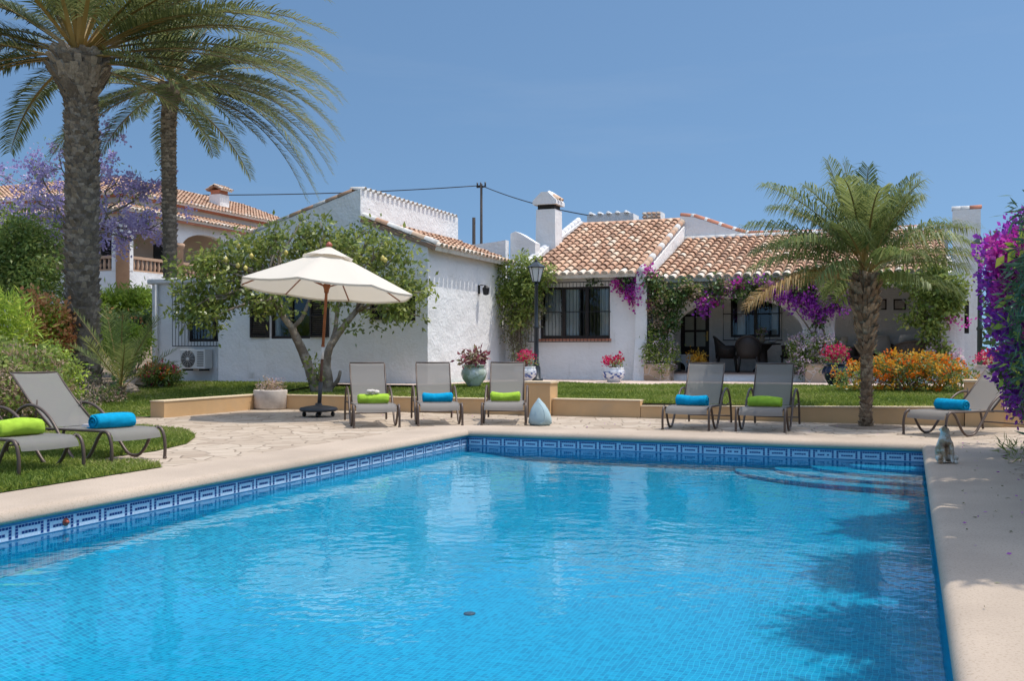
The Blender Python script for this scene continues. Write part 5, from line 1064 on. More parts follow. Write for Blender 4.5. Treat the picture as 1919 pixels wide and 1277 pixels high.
# second date palm behind it
b2 = Vector(PZ(319, 690, .6)); D2 = 31.; b2 = Vector(PD(320, 640, D2)); cr2 = Vector(PD(320, 165, D2)); u2 = D2/FOC
P2 = palm('date_palm', 'slimmer date palm standing behind the lemon tree and beside the jacaranda', (b2.x,b2.y,g(b2.x,b2.y)), tuple(cr2), lambda f: (12.5+(6*sst((f-.85)/.08)))*u2, [tuple(PD(318,420,D2)), tuple(PD(316,250,D2))],
   fan(12,-22,-4,3.4,.28,WIND*.5)+fan(11,0,20,4.2,.2,WIND)+fan(11,25,48,4.7,.17,WIND*1.2)+fan(9,52,75,4.6,.13,WIND*1.3)+[((RV*1+FV*.3*k+UV*e).normalized(), 5.7, .30, WIND*.6, 0) for k, e in ((-1.,.25),(-.4,.45),(.2,.3),(.8,.4),(-.7,.02),(.2,.0),(-1.2,.6),(.5,.65),(1.3,.25),(-.2,.15),(-.5,-.1),(.6,-.12),(-1.6,.1),(0,.55),(.4,.9),(-.8,.8),(1.,.12),(-.3,-.22))]+[((-RV*1+FV*.4*k+UV*e).normalized(), 4.3, .3, RV*0, 0) for k, e in ((-1,.2),(-.2,.3),(.5,.0),(1,.4),(0,-.1))],
   TM1, 'palm', .62, 88, .045, scales=(80, 11, lambda f: .075 if f < .84 else .2, lambda f: .17 if f < .84 else .2), start=.25, bare=.14, leafdroop=.45, vee=.45)
# small feathery palm by the pool
b3 = Vector(PZ(1623, 800, 0)); D3 = b3.x*F2[0]+b3.y*F2[1]; u3 = D3/FOC; cr3 = Vector(PD(1622, 520, D3))
def r3(f):
    if f < .05: return (13-3.5*f/.05)*u3
    if f < .45: return 9.5*u3
    if f < .9: return (9.5+13*sst((f-.45)/.45))*u3
    return (22.5-6*(f-.9)/.1)*u3
fr3 = fan(5,-5,12,1.2,.60,RV*.04)+fan(9,18,44,1.6,.60,RV*.06,jl=.2)+fan(11,42,68,1.65,.66,RV*.06,jl=.22)+fan(6,66,86,1.5,.6,RV*.1,jl=.2)
fr3 += [((-RV*.95+UV*(.34-.16*i)-FV*(.55-.16*i)).normalized(), 2.25-.12*i, .42, RV*0, .52+.1*i) for i in (1,2)]
fr3 += [((-RV*.8+UV*.3-FV*.1).normalized(), 1.8, .5, RV*0, .2), ((RV*1+UV*.35-FV*.3).normalized(), 1.9, .5, RV*.05, 0), ((RV*1+UV*.75+FV*.2).normalized(), 2.0, .42, RV*.05, 0), ((-RV*.75+UV*1.0).normalized(), 1.95, .45, RV*0, 0), ((-RV*.9+UV*.75+FV*.2).normalized(), 1.9, .45, RV*0, 0), ((-RV*.3+UV*1-FV*.1).normalized(), 1.9, .2, RV*0, 0)]
P3 = palm('feather_palm', 'small feathery palm with stubby leaf bases and one dry orange frond by the pool', tuple(b3), tuple(cr3), r3, [tuple(PD(1624,690,D3)), tuple(PD(1621,600,D3))], fr3, TM2, 'palm_s', .58, 64, .018, scales=(54, 10, lambda f: .05 if f < .42 else .13, lambda f: .075 if f < .42 else .085), start=.1, bare=.2, leafdroop=1.3, vee=.45, lw=.0135)
m = MB(); m.lathe([(.0,.012),(.45,.01),(.55,-.003)], tuple(b3), 18, cap=False, wob=.12); struct(m.build('tree_pit', M['soil']))
# cypresses standing just right of the picture (their shade falls on the coping and the pool)
pass
# ------------------------------------------------------------------ lemon tree
lb = PZ(606, 738, .27); DL = lb[0]*F2[0]+lb[1]*F2[1]; t = thing('lemon_tree', 'leafy lemon tree with twisted forked trunk and yellow fruit behind the parasol', 'lemon tree', lb)
q = lambda x, y, dd=0: Vector(PD(x, y, DL+dd)); uL = DL/FOC; tk = MB()
def limb(pts, r0, r1): P = smooth_path(pts, 5); n = len(P)-1; tk.tube(P, [.65*(r0+(r1-r0)*i/n)*uL*random.uniform(.92,1.08) for i in range(n+1)], 9, 0)
limb([q(596,742),q(583,700),q(570,665),q(553,628,-.1),q(545,610,-.1)], 17, 10); limb([q(545,612,-.1),q(525,585,-.2),q(515,560,-.3),q(505,530,-.3)], 10, 5); limb([q(548,615,-.1),q(565,597),q(575,575,.1),q(585,545,.2)], 7, 4)
limb([q(612,742),q(616,715),q(612,685),q(617,655),q(630,632,.1),q(650,605,.1),q(668,583,.2)], 15, 8); limb([q(617,655),q(628,620,.2),q(631,590,.3),q(634,560,.4)], 8, 4); limb([q(606,742),q(604,700),q(611,690)], 17, 9); limb([q(612,735),q(632,715),q(638,695)], 8, 4)
blobs = [px_blob(x, y, rx, ry, D=DL+dd, dep=dep) for x, y, rx, ry, dd, dep in ((392,520,72,75,-.3,.9),(360,560,42,55,-.4,.7),(405,590,42,38,-.6,.5),(455,478,80,58,.1,1.0),(540,470,80,52,.3,1.0),(600,450,70,42,.5,.8),(672,468,70,58,.1,1.0),(732,505,68,70,-.1,1.0),(760,560,45,55,-.3,.7),(715,575,45,25,-.4,.5),(520,565,60,22,-.5,.4),(640,560,50,20,.4,.5),(470,560,40,28,-.5,.5))]
C_ = clumps(blobs, 27, .35); tips = C_[rng.integers(0, len(C_), 46)]
forks = [q(505,530,-.3), q(585,545,.2), q(668,583,.2), q(634,560,.4), q(515,560,-.3), q(650,605,.1)]
for p in tips: f = min(forks, key=lambda a: (a-Vector(p)).length); branch(tk, f, p, 3.6*uL, 1.1*uL, .12)
for x, y in ((565,412),(600,415),(690,425),(520,425)): p = q(x, y); branch(tk, min(forks, key=lambda a: (a-p).length), p, 3*uL, .8*uL); C_ = np.concatenate([C_, [tuple(p), tuple(p+Vector((.1,0,-.15)))]])
tk.build('trunk', M['bark'], t); Vl, tn = leaves(C_, 24, .12, .16, .5, tone0=.0, tone1=1.); Vb, tb = leaves([tuple(q(592,700,-.25)), tuple(q(586,680,-.25)), tuple(q(597,715,-.2)), tuple(q(665,617,-.4)), tuple(q(705,612,-.4)), tuple(q(645,605,-.4))], 34, .10, .15, .5)
quads_obj('crown', np.concatenate([Vl, Vb]), np.concatenate([tn, tb]), LM['lemon'], t)
lm = pm('lemon skin', (.60,.50,.14), .5, .15, 5, 60, .3, .004)
for x, y, dd in ((447,462,-.5),(424,487,-.6),(536,474,-.4),(446,498,-.7),(460,503,-.7),(722,488,-.7),(717,484,-.7),(471,480,-.6)):
    m = MB(); c = q(x, y, dd); m.lathe([(0,-.052),(.02,-.048),(.038,-.03),(.046,0),(.038,.03),(.018,.05),(.006,.06),(0,.061)], tuple(c), 10, cap=False); m.build('lemon', lm, t)
# ------------------------------------------------------------------ climbing plants on the villa
t = thing('climbing_vine', 'yellow green climbing vine in the corner between the wing and main front wall', 'vine', PZ(965, 706, .43))
bl = [px_blob(x, y, rx, ry, Y=24.5, dep=.35) for x, y, rx, ry in ((975,505,50,28),(950,540,32,45),(990,545,42,45),(1015,520,25,28),(970,590,38,30))]; bl2 = [px_blob(x, y, rx, ry, Y=24.6, dep=.28) for x, y, rx, ry in ((965,600,34,45),(970,645,28,35),(975,680,18,28),(1003,580,22,50))]
V_, tn = leaves(clumps(bl, 60, .3), 30, .095, .14, .55); quads_obj('foliage', V_, tn, LM['vine'], t); V_, tn = leaves(clumps(bl2, 62, .2), 26, .07, .13, .4); quads_obj('dry_foliage', V_, tn, LM['dryvine'], t)
m = MB()
for i in range(14): branch(m, PY(970+random.uniform(-10,10), 705, 24.6), PY(random.uniform(940,1010), random.uniform(490,600), 24.6), .018, .006, .05)
m.build('stem', M['vinewood'], t)
def creeper(label, base, stems, leafblobs, mat, flowers, per=26, n=24, size=.10, spread=.13, fln=26, flsize=.065, flper=14, flspread=.11, r=.03):
    t = thing('climbing_vine', label, 'vine', base); m = MB()
    for s in stems: P = smooth_path(s, 4); k = len(P)-1; m.tube(P, [r*(1-.6*i/k) for i in range(k+1)], 7)
    m.build('stem', M['vinewood'], t); per *= 2.6; flper *= 5; V_, tn = leaves(clumps(leafblobs, per, .2), n, size, spread, .6); quads_obj('foliage', V_, tn, LM[mat], t)
    for fm, fb in flowers: V_, tn = petals(clumps(fb, flper, .35), fln, flsize, flspread); quads_obj('blossom', V_, tn, LM[fm], t)
    return t
EY = 24.93; B = lambda *a: px_blob(a[0], a[1], a[2], a[3], Y=a[4] if len(a) > 4 else EY, dep=.22)
st = lambda pts, Y=24.95: [PY(x, y, Y) for x, y in pts]
creeper('bougainvillea trained over the left porch pillar and along the eave above the door', PY(1228, 682, 24.75), [st([(1230,682),(1225,640),(1232,590),(1215,545),(1190,530),(1160,528)]), st([(1232,670),(1240,600),(1260,560),(1320,540),(1400,530),(1470,535)]), st([(1228,660),(1238,610),(1224,560),(1210,510)])],
   [B(1232,640,18,45),B(1240,590,22,40),B(1228,550,26,28),B(1268,560,25,28),B(1290,545,30,22),B(1340,542,38,20),B(1390,540,35,20),B(1440,540,35,22),B(1215,525,25,20),B(1170,530,25,10),B(1258,600,18,30),B(1110,525,40,5)], 'dark',
   [('magenta', [B(1172,530,26,18),B(1192,552,24,24),B(1163,548,14,16),B(1220,566,14,18),B(1210,512,16,18),B(1382,530,16,14),B(1330,560,22,10)]), ('purple', [B(1330,562,34,14),B(1308,580,16,14),B(1365,545,16,10),B(1455,545,28,18),B(1420,530,20,14),B(1190,540,22,18)]), ('pinkgrey', [B(1240,590,22,50),B(1290,545,34,18),B(1360,538,34,14),B(1232,550,26,20),B(1240,650,18,30)]), ('vine', [B(1232,640,18,40),B(1420,538,30,14),B(1235,560,24,30),B(1290,540,26,12)])], flper=10)
creeper('dark bougainvillea with purple bracts over the middle porch pillar', PY(1530, 682, 24.75), [st([(1531,684),(1524,640),(1532,600),(1520,560),(1500,530)]), st([(1536,684),(1546,630),(1535,600),(1556,560),(1580,530)]), st([(1530,640),(1512,610),(1490,580)])],
   [B(1510,535,42,30),B(1560,540,36,32),B(1535,520,55,25),B(1590,520,22,30),B(1535,600,10,16),B(1640,520,40,12)], 'dark', [('purple', [B(1505,562,44,26),B(1550,570,46,28),B(1470,548,24,18),B(1590,568,22,20),B(1530,540,40,20),B(1530,590,26,12)]), ('magenta', [B(1548,562,18,12),B(1500,552,14,10),B(1562,540,14,10),B(1530,530,14,10)])], flper=14)
creeper('tall yellow green vine with a few pink flowers on the right porch pillar', PY(1752, 690, 24.9), [st([(1752,692),(1745,640),(1738,600),(1715,540),(1700,500)]), st([(1756,692),(1762,620),(1752,560),(1760,500)]), st([(1748,680),(1735,610),(1690,560)])],
   [B(1755,520,38,36),B(1770,570,36,40),B(1735,555,24,30),B(1748,620,26,34),B(1762,660,28,26),B(1700,530,22,14),B(1720,590,18,24),B(1690,600,7,10),B(1790,540,22,26),B(1640,522,36,10)], 'vine', [('magenta', [B(1795,608,16,9),B(1788,596,10,8)]), ('pinkwhite', [B(1760,652,26,16),B(1790,668,22,14)])], per=30, flper=9)
# plants growing in the stone planters and pots
def potplant(key, label, mat, rx, rz, per, n, size, spread, flowers=None, fl=(8,16,.05,.07), name='potted_plant'):
    c, r = POT[key]; top = {'sage':.46,'bw1':.40,'bw2':.38,'navy':.54,'yellow':.42,'far':.46,'planter':.34}[key]; cc = (c.x, c.y, c.z+top+rz*.5); t = thing(name, label, 'plant', (c.x,c.y,c.z+top-.03)); C_ = clumps([(cc, (rx,rx,rz*.7), 1)], per, .2); V_, tn = leaves(C_, n, size, spread, .4); quads_obj('foliage', V_, tn, LM[mat], t)
    m = MB()
    for i in range(7): branch(m, (c.x+random.uniform(-.05,.05), c.y+random.uniform(-.05,.05), c.z+top-.03), C_[i % len(C_)], .008, .003)
    m.build('stem', M['vinewood'], t)
    if flowers: V_, tn = petals(clumps([((cc[0],cc[1],cc[2]+rz*.25), (rx*1.05,rx*1.05,rz*.55), 1)], fl[0]*4, .7), fl[1], fl[2], fl[3]); quads_obj('blossom', V_, tn, LM[flowers], t)
potplant('sage', 'spiky pink and green leaved plant in the sage green jar', 'pinkgreen', .30, .30, 22, 16, .14, .10)
potplant('bw1', 'bright pink flowers behind the slate blue lamp post', 'mid', .30, .26, 14, 14, .07, .09, 'red', (5,14,.05,.08)); potplant('bw2', 'red cyclamen like flowers in the pot before the bare wall', 'mid', .24, .22, 12, 14, .07, .08, 'red', (5,14,.05,.07))
potplant('navy', 'crimson flowers in the navy jar beside the lantana hedge', 'mid', .26, .22, 12, 14, .07, .09, 'red', (6,14,.05,.08)); potplant('yellow', 'yellow orange leaved plant in the dark pot before the porch door', 'yellow', .26, .28, 26, 18, .07, .08); potplant('far', 'red flowers in the grey pot behind the right hand lounger', 'mid', .3, .28, 12, 14, .07, .09, 'red', (7,16,.05,.08)); potplant('planter', 'small pale flowering shrub in the round white planter', 'pinkgrey', .30, .22, 26, 20, .05, .08, 'pinkwhite', (6,8,.025,.05))
t0, t1 = VASE; V_, tn = leaves([tuple(t1+Vector((random.uniform(-.1,.1), random.uniform(-.08,.08), random.uniform(.02,.16)))) for _ in range(12)], 12, .06, .05); o = thing('table_flowers', 'pale flowers in the small clay vase on the terrace table', 'flowers', tuple(t1)); quads_obj('foliage', V_, tn, LM['vine'], o); V_, tn = petals([tuple(t1+Vector((random.uniform(-.12,.12), random.uniform(-.1,.1), random.uniform(.06,.18)))) for _ in range(12)], 10, .04, .03); quads_obj('blossom', V_, tn, LM['pinkwhite'], o)
shrub('flowering_shrub', 'loose green shrub with pale pink flowers in the left stone planter', 'shrub', tuple(SB1), [B(1232,655,28,22,24.7),B(1222,672,20,22,24.6),B(1255,660,16,18,24.7),B(1250,690,14,18,24.5)], per=150, n=26, size=.065, spread=.12, mat='vine', flowers='pinkwhite', fl_per=120, fl_n=8, fl_size=.035, fl_spread=.05)
shrub('flowering_shrub', 'dark shrub covered in pale lilac flowers in the middle stone planter', 'shrub', tuple(SB2), [B(1520,650,34,28,24.7),B(1550,660,30,28,24.6),B(1500,675,20,26,24.5),B(1490,650,14,18,24.6),B(1560,690,18,16,24.5)], per=150, n=24, size=.065, spread=.12, mat='mid', flowers='pinkwhite', fl_per=240, fl_n=8, fl_size=.042, fl_spread=.05)
# lantana hedge
lz = PZ(1700, 735, .39); LY = lz[1]; bl = [px_blob(x, y, rx, ry, Y=LY+dy, dep=.45) for x, y, rx, ry, dy in ((1595,706,34,26,0),(1640,702,34,30,.1),(1685,698,38,34,.1),(1730,698,38,34,.1),(1770,704,38,30,0),(1800,712,28,24,-.1),(1665,690,30,24,.3),(1745,688,30,22,.3))]
shrub('lantana_hedge', 'low rounded lantana hedge covered in orange and yellow flowers behind the small palm', 'hedge', (lz[0], LY, .38), bl, per=44, n=26, size=.075, spread=.13, mat='mid', flowers=['orange','yellow'], fl_per=38, fl_n=18, fl_size=.045, fl_spread=.055, stems=10)
# bougainvillea hedge at the right
bb = (1.9, 12.4, 0); bl = [px_blob(x+22, y, rx, ry, D=D, dep=.55) for x, y, rx, ry, D in ((1862,480,30,34,11.6),(1900,470,36,40,11.5),(1880,540,40,50,11.4),(1895,620,48,55,11.3),(1905,690,48,50,11.2),(1915,740,38,40,11.2),(1950,560,50,110,11.4),(1910,430,30,24,11.8),(1990,650,60,110,11.3),(2050,500,80,120,11.6),(1985,430,60,40,12),(1850,510,14,12,11.5))]
t, C_ = shrub('bougainvillea', 'tall cascading bougainvillea covered in purple and magenta bracts at the right edge', 'bougainvillea', bb, bl, per=16, n=22, size=.085, spread=.11, mat='mid', flowers=None, stems=14, asp=.6)
fb = [(c, np.array(r)*1.03, w) for c, r, w in bl[:9]]; V_, tn = petals(clumps(fb, 62, .72), 26, .058, .085, 0, .8); quads_obj('purple_flowers', V_, tn, LM['purple'], t)
V_, tn = petals(clumps([px_blob(x+22, y, rx, ry, D=D, dep=.3) for x, y, rx, ry, D in ((1862,478,32,30,11.1),(1895,475,34,26,11.),(1885,560,30,20,10.9),(1900,610,22,26,10.8),(1865,545,16,30,11),(1885,500,34,20,11.),(1890,528,18,10,10.9),(1908,445,22,22,11.2),(1900,480,16,14,11))], 60, .5), 24, .06, .07); quads_obj('magenta_flowers', V_, tn, LM['magenta'], t)
V_, tn = leaves([PD(x, y, 10.7) for x, y in ((1895,545),(1905,555),(1890,605),(1903,612),(1898,690),(1912,700),(1908,460),(1915,490),(1912,430))], 9, .13, .09, .55, tone0=.5); quads_obj('young_leaves', V_, tn, LM['lime'], t)
cb = [px_blob(1962, y, 40, 55, D=10.2, dep=.5) for y in (430,490,550,610,670,730)]
shrub('conifer', 'blue green feathery conifer cut by the right edge of the photo', 'tree', (1.55, 9.9, 0), cb+[((1.75, 9.6, z), (.75-.06*z, .75-.06*z, .5), 4) for z in (.6,1.3,2.,2.7,3.4,4.1,4.8)], per=16, n=44, size=.13, spread=.16, mat='blue', asp=.16, stems=6)
m = MB()
V_, tn = leaves([PZ(x, y, .03) for x, y in ((1895,850),(1908,856),(1915,862),(1900,845),(1885,842),(1919,850))], 22, .10, .09, .14, droop=-.8); o = quads_obj('weeds', V_, tn, LM['vine']); struct(o, 'stuff')

for k, (x, y, h, lab) in enumerate(((2.35,11.3,6.9,'slim cypress behind the right edge bougainvillea'),(2.3,9.6,6.9,'slim cypress beside the blue green conifer at the right edge'),(2.35,8.2,7.0,'tallest slim cypress in the right hand row'),(2.4,6.9,6.4,'slim cypress nearest the camera in the right hand row'))):
    shrub('cypress_tree', lab, 'tree', (x,y,0), [((x,y,.5+z*(h-.6)), (.95*(1-z)**.55*min(1,z*6+.45), .8*(1-z)**.55*min(1,z*6+.45), h*.09), 7) for z in np.linspace(0,.94,11)], per=4, n=60, size=.2, spread=.26, mat='dark', asp=.3, stems=4, group='cypresses beside the right hand coping')
# ------------------------------------------------------------------ left garden
def gb(px, py, D): p = PD(px, py, D); return (p[0], p[1], g(p[0], p[1]))
Bd = lambda x, y, rx, ry, D, dep=None: px_blob(x, y, rx, ry, D=D, dep=dep)
shrub('evergreen_tree', 'large dense evergreen shrub at the far left in front of the neighbouring house', 'tree', gb(40, 600, 27.5), [Bd(40,470,60,55,27.5),Bd(10,520,60,50,27),Bd(75,520,45,45,27),Bd(50,560,60,40,26.6),Bd(-60,500,80,80,28),Bd(30,425,40,25,28),Bd(60,500,60,50,27.8),Bd(85,460,35,40,28),Bd(20,450,60,40,27.6)], per=34, n=50, size=.13, spread=.30, mat='mid', stems=8)
shrub('photinia_shrub', 'loose shrub with rust red and orange leaf tips left of the big palm', 'shrub', gb(88, 700, 22.5), [Bd(88,590,34,26,22.5),Bd(60,575,26,18,22.5),Bd(105,625,24,36,22.4),Bd(80,650,36,40,22.5)], per=80, n=26, size=.10, spread=.15, mat='lime', flowers='rust', fl_per=90, fl_n=22, fl_size=.085, fl_spread=.13, flname='young_leaves')
tt_ = thing('spiky_shrub', 'bright green shrub of long narrow leaves at the left edge', 'shrub', gb(20, 700, 20)); V_, tn = leaves(clumps([Bd(10,590,55,42,20),Bd(-40,620,60,50,20),Bd(40,630,30,36,19.8)], 34, .4), 26, .22, .18, .13, droop=-.5, tone0=.2); quads_obj('foliage', V_, tn, LM['lime'], tt_)
shrub('mixed_shrub', 'sprawling shrub of pinkish and green leaves behind the left loungers', 'shrub', gb(60, 800, 15.5), [Bd(40,700,60,48,16),Bd(95,710,38,50,16),Bd(10,675,46,34,16.3),Bd(60,750,70,50,15.3),Bd(0,740,60,60,15),Bd(-80,720,80,90,15.5)], per=48, n=34, size=.06, spread=.09, mat='pinkgrey', flowers='vine', fl_per=40, fl_n=22, fl_size=.06, fl_spread=.09, flname='green_leaves', stems=16)
shrub('yellow_green_shrub', 'yellow green leafy shrub between the rear left lounger and the palm trunk', 'shrub', gb(120, 770, 16.5), [Bd(120,685,20,26,16.5),Bd(100,660,16,22,16.6),Bd(128,720,20,26,16.4),Bd(100,730,22,30,16.3),Bd(112,760,16,18,16.2),Bd(145,700,10,16,16.5)], per=110, n=26, size=.065, spread=.09, mat='lime', stems=12)
shrub('ground_shrub', 'tangled grey and brown low growth at the foot of the big palm', 'shrub', gb(180, 760, 20), [Bd(165,725,26,22,20.5),Bd(195,735,30,22,20),Bd(150,755,34,16,19),Bd(220,745,22,14,20)], per=50, n=26, size=.05, spread=.13, mat='pinkgrey', flowers='dark', fl_per=30, fl_n=16, fl_size=.06, fl_spread=.12, flname='green_leaves', stems=18)
shrub('round_bush', 'rounded bright green bush behind the young palm', 'shrub', gb(245, 700, 24.5), [Bd(245,642,36,36,24.5),Bd(202,645,16,24,24.3)], per=230, n=30, size=.09, spread=.13, mat='lime')
shrub('conifer_hedge', 'bright green clipped conifer hedge below the neighbouring house balustrade', 'hedge', gb(245, 640, 29.5), [Bd(225,576,28,34,29.5,.8),Bd(260,574,28,34,29.5,.8),Bd(290,572,24,34,29.5,.8),Bd(185,580,28,32,29.6,.8)], per=200, n=44, size=.17, spread=.17, mat='lime', asp=.2, tone=(0,.75))
shrub('dark_bush', 'dark green bush in front of the clipped conifer hedge', 'shrub', gb(250, 680, 27), [Bd(235,612,30,22,27),Bd(265,610,30,26,27),Bd(200,615,20,26,27)], per=120, n=32, size=.12, spread=.2, mat='dark', flowers='rust', fl_per=14, fl_n=12, fl_size=.09, fl_spread=.14, flname='red_leaves')
shrub('flower_bush', 'low bush with red and orange flowers in front of the set back room', 'shrub', gb(300, 722, 22.4), [Bd(285,702,24,17,22.4),Bd(315,704,26,16,22.4),Bd(300,696,28,14,22.5)], per=240, n=24, size=.075, spread=.1, mat='mid', flowers=['red','orange'], fl_per=70, fl_n=14, fl_size=.04, fl_spread=.05)
# far backdrop trees behind the left garden
shrub('background_tree', 'dark trees behind the hedge at the far left of the garden', 'tree', gb(-120, 600, 40), [Bd(-120,500,120,70,40),Bd(-20,540,70,40,38)], per=12, n=50, size=.22, spread=.5, mat='dark')
shrub('background_tree', 'dark green tree standing beyond the right end of the villa', 'tree', PD(1885, 690, 34), [Bd(1880,610,60,70,34,1.),Bd(1900,540,50,50,34,1.),Bd(1960,600,70,90,34,1.)], per=10, n=50, size=.2, spread=.4, mat='dark')
yp = Vector(gb(226, 742, 20.6)); frs = [((RV*x+FV*y+UV*z).normalized(), L, .16, RV*.0, 0) for x, y, z, L in ((-.55,-.1,1,1.7),(-.25,.2,1,1.8),(.1,-.2,1,1.6),(.35,.2,1,1.7),(.6,-.2,1,1.6),(.85,0,.7,1.4),(-.8,.1,.6,1.3),(.3,-.6,.8,1.3),(-.3,-.6,.8,1.3),(.9,.2,.4,1.2),(0,.7,.8,1.4))]
palm('young_palm', 'young trunkless palm with upright fronds at the end of the left lawn', tuple(yp), tuple(yp+UV*.28), lambda f: .09, [tuple(yp+UV*.14)], frs, TM2, 'palm_s', .34, 34, .016, scales=(5, 8, lambda f: .09, lambda f: .07), start=.02, leafdroop=.2, vee=.4)
def rock(px, py, D, s, label):
    c = gb(px, py, D); rr = random.Random(int(px*7)); m = MB(); m.ball((c[0],c[1],c[2]+s*.3), (s,s*.8,s*.55), 12, 8); m.v = [tuple(Vector(v)+Vector((rr.uniform(-.14,.14),rr.uniform(-.14,.14),rr.uniform(-.1,.1)))*s) for v in m.v]; m.sm = [False]*len(m.sm); tag(m.build('rock', M['stone']), label, 'rock', 'rocks edging the left bed')
for px, py, D, s, l in ((258,702,22.6,.36,'pinkish garden rock behind the young palm'),(235,715,22,.25,'small pinkish rock right at the foot of the young palm'),(245,728,21.6,.2,'flat pale rock left of the red flower bush'),(272,700,23,.3,'rough pink rock touching the red flower bush')): rock(px, py, D, s, l)
# ------------------------------------------------------------------ jacaranda
DJ = 33.; jb = gb(170, 620, DJ); t = thing('jacaranda_tree', 'jacaranda in purple blossom with thin open branches behind the big palm', 'jacaranda', jb); m = MB(); q = lambda x, y, dd=0: Vector(PD(x, y, DJ+dd))
fork = q(160, 450); branch(m, jb, fork, .22, .14, .03); ends = [(50,300,0),(100,330,.6),(60,370,-.5),(15,400,0),(200,300,.4),(185,270,0),(225,330,-.4),(255,350,.5),(300,345,0),(230,410,-.6),(285,400,.4),(305,435,0),(200,440,-.8),(250,450,-.4),(60,440,.3),(100,420,-.5),(20,340,.8),(110,290,-.4),(120,380,.8),(80,400,.6),(30,430,.2),(270,430,.7)]; C_ = []
for x, y, dd in ends:
    P = branch(m, fork+Vector((0,0,random.uniform(-.4,.5))), q(x, y, dd*2), .06, .012, .07, 6, 0, .1); C_ += [tuple(P[-1])]
    for k in range(3): e = P[-2]+Vector((random.uniform(-.9,.9), random.uniform(-.9,.9), random.uniform(-.3,.7))); branch(m, P[-2-k % 2], e, .018, .006, .08, 3); C_ += [tuple(e)]
m.build('trunk', M['bark'], t); C_ = np.array(C_); V_, tn = petals(np.repeat(C_, 2, 0)+rng.normal(0, .24, (len(C_)*2, 3)), 46, .10, .17); quads_obj('blossom', V_, tn, LM['lilac'], t); V_, tn = leaves(C_[rng.integers(0, len(C_), 60)]+rng.normal(0, .25, (60, 3)), 26, .12, .24, .3); quads_obj('foliage', V_, tn, LM['vine'], t)

# fallen bracts and leaf litter blown about on the coping
n = 260; P = np.stack([.25+rng.random(n)**.8*1.3, 2.5+rng.random(n)*12.3, np.full(n, .004)], 1); P2 = np.stack([-11.5+rng.random(160)*12, 14.3+rng.random(160)*2.6, np.full(160, .002)], 1); P = np.concatenate([P, P2]); V_, tn = leaves(P, 1, .035, .004, .6); V_[:,:,2] = np.abs(V_[:,:,2]-.004)*.35+.004
struct(quads_obj('leaf_litter', V_, tn, [LM['dryvine'], LM['purple']], None, (rng.random(len(V_)) < .3).astype(int)), 'stuff')
# ------------------------------------------------------------------ neighbouring house on the rise behind the left garden
NX, NY = -32.96, 35.31
nh = thing('neighbour_house', 'two tiered white house with red tiled roofs and arched balcony behind the left garden', 'house', (NX-5, NY+5, 4))
m = MB(); m.box(NX-14, NX-.02, NY+.02, NY+16, -1, 4.85); m.build('base_wall', M['stucco'], nh)
M['sand'] = pm('sandy pink stone', (.50,.33,.22), .85, .12, 3, 30, .3, .006)
m = MB(); arch_wall(m, NX-14, NX-.34, NY, NY+.3, 7.55, [(NX-5.2, NX-.7, 6.4, 7.1, 2.), (NX-11, NX-6.0, 6.4, 7.1, 2.)], 4.851); m.build('arcade_wall', M['stucco'], nh)
def arch_wall_y(mb, ya, yb, x0, x1, ztop, ops, zb):
    t_ = MB(); arch_wall(t_, ya, yb, x0, x1, ztop, ops, zb); t_.v = [(v[1], v[0], v[2]) for v in t_.v]; t_.f = [f[::-1] for f in t_.f]; mb.add(t_.v, t_.f)
m = MB(); arch_wall_y(m, NY, NY+16, NX-.3, NX, 7.55, [(NY+.6, NY+3.3, 6.3, 7.05, 2.), (NY+3.9, NY+7.6, 6.3, 7.05, 2.), (NY+8.4, NY+12, 6.3, 7.05, 2.)], 4.851); m.build('arcade_wall', M['stucco'], nh)
m = MB(); m.box(NX-11, NX-2.4, NY+2.4, NY+2.6, 4.86, 7.5); m.box(NX-2.6, NX-2.4, NY+2.61, NY+15, 4.86, 7.5); m.build('inner_wall', pm('tan plaster', (.55,.42,.32), .9, .1, 2, 20, .2), nh)  # plain tan plaster on the walls set back behind the arches
for y in (NY+1.1, NY+4.6, NY+9.2):
    m = MB(); m.box(NX-2.39, NX-2.36, y, y+1.6, 5.0, 6.6); m.build('window', M['dark'], nh)
for x, y in ((NX+.02, NY-.02), (NX+.02, NY+3.6), (NX+.02, NY+8), (NX-5.6, NY-.02)):
    m = MB(); m.lathe([(.30,1.6),(.30,6.2),(.36,6.25),(.38,6.4),(.30,6.45)], (x-.2, y+.15, 0), 4 if False else 14, smooth=True); m.build('column', M['sand'], nh)
def balus(x0, y0, x1, y1):
    L = math.hypot(x1-x0, y1-y0); n = int(L/.27); rl = MB(); dx, dy = (x1-x0)/L, (y1-y0)/L; px_, py_ = -dy*.09, dx*.09
    for z0, z1 in ((5.42,5.55), (4.86,4.93)):
        rl.add([(x0-px_,y0-py_,z0),(x1-px_,y1-py_,z0),(x1+px_,y1+py_,z0),(x0+px_,y0+py_,z0),(x0-px_,y0-py_,z1),(x1-px_,y1-py_,z1),(x1+px_,y1+py_,z1),(x0+px_,y0+py_,z1)], [(0,3,2,1),(4,5,6,7),(0,1,5,4),(1,2,6,5),(2,3,7,6),(3,0,4,7)])
    for i in range(n): t_ = (i+.5)/n; rl.lathe([(.07,4.93),(.055,5.0),(.085,5.12),(.05,5.32),(.07,5.42)], (x0+(x1-x0)*t_, y0+(y1-y0)*t_, 0), 8)
    rl.build('balustrade', M['sand'], nh)
balus(NX-.15, NY+.35, NX-.15, NY+3.4); balus(NX-.15, NY+3.9, NX-.15, NY+7.7); balus(NX-5.3, NY+.1, NX-.5, NY+.1); balus(NX-11, NY+.1, NX-5.9, NY+.1)
sl_ = .36
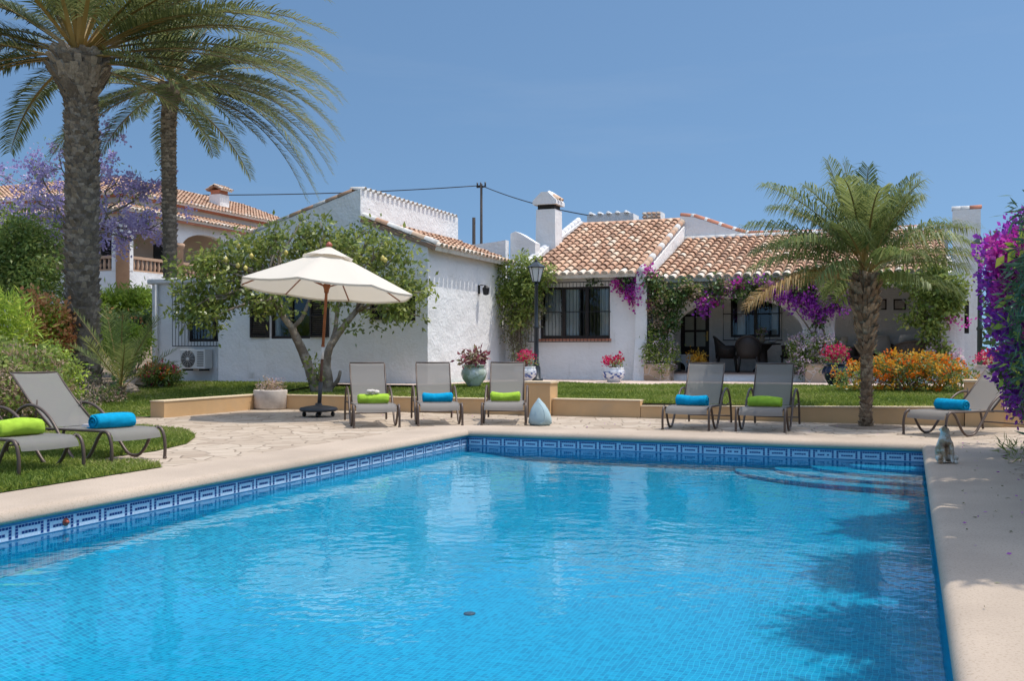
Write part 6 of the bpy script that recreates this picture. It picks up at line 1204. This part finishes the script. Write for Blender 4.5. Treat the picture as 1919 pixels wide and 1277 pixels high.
m = MB(); tile_roof(m, (NX+.45, NY-.45, 7.55), (0,1,0), (-1,0,sl_), 17, 1.6, .27, .42, .2, .75, seed=31, hip=True); m.build('lower_roof', [M['tile_new'] if False else M['tile'], M['mortar']], nh)
m = MB(); tile_roof(m, (NX+.45, NY-.45, 7.55), (-1,0,0), (0,1,sl_), 15, 1.6, .27, .42, .2, .75, seed=32, hip=True); m.build('lower_roof', [M['tile'], M['mortar']], nh)
m = MB(); m.box(NX+.2, NX+.4, NY-.3, NY+16, 7.40, 7.50); m.box(NX-14, NX+.2, NY-.4, NY-.2, 7.40, 7.50); m.build('eave_board', M['tile_new'], nh)
m = MB(); m.box(NX-13, NX-.95, NY+.95, NY+16, 7.4, 8.45); m.build('upper_wall', M['stucco'], nh)
m = MB(); tile_roof(m, (NX-.5, NY+.5, 8.5), (0,1,0), (-1,0,sl_), 15, 5.2, .27, .42, .2, .75, seed=33, hip=True); m.build('upper_roof', [M['tile'], M['mortar']], nh)
m = MB(); tile_roof(m, (NX-.5, NY+.5, 8.5), (-1,0,0), (0,1,sl_), 13, 5.2, .27, .42, .2, .75, seed=34, hip=True); m.build('upper_roof', [M['tile'], M['mortar']], nh)
m = MB(); m.box(NX-.85, NX-.65, NY+.7, NY+16, 8.36, 8.46); m.box(NX-13, NX-.85, NY+.65, NY+.85, 8.36, 8.46); m.build('eave_board', M['tile_new'], nh)
c = PX(411, 378, NX-2.2); m = MB(); m.box(c[0]-.35, c[0]+.35, c[1]-.4, c[1]+.4, 8.5, c[2]+.35); co_ = m.build('chimney', M['stucco'], nh); m = MB(); m.box(c[0]-.3, c[0]+.3, c[1]-.35, c[1]+.35, c[2]+.351, c[2]+.6); m.build('smoke_slot', M['tile_new'], co_)
m = MB(); tile_roof(m, (c[0]+.5, c[1]-.5, c[2]+.6), (0,1,0), (-1,0,.5), 1., .6, .2, .3, seed=3); tile_roof(m, (c[0]-.5, c[1]-.5, c[2]+.6), (0,1,0), (1,0,.5), 1., .6, .2, .3, seed=4); m.build('chimney_cap', [M['tile'], M['mortar']], co_)

m = MB(); c36 = 1/math.sqrt(1+sl_**2)
tile_chain(m, (NX+.45, NY-.45, 7.62), (NX+.45-1.5*c36, NY-.45+1.5*c36, 7.62+1.5*c36*sl_), 4, .12, seed=41, tones=(.3,.7)); tile_chain(m, (NX-.5, NY+.5, 8.57), (NX-1.7-4.2*c36, NY+2.55+4.2*c36, 8.57+4.2*c36*sl_), 11, .12, seed=42, tones=(.3,.7)); m.build('hip_tiles', M['tile'], nh)
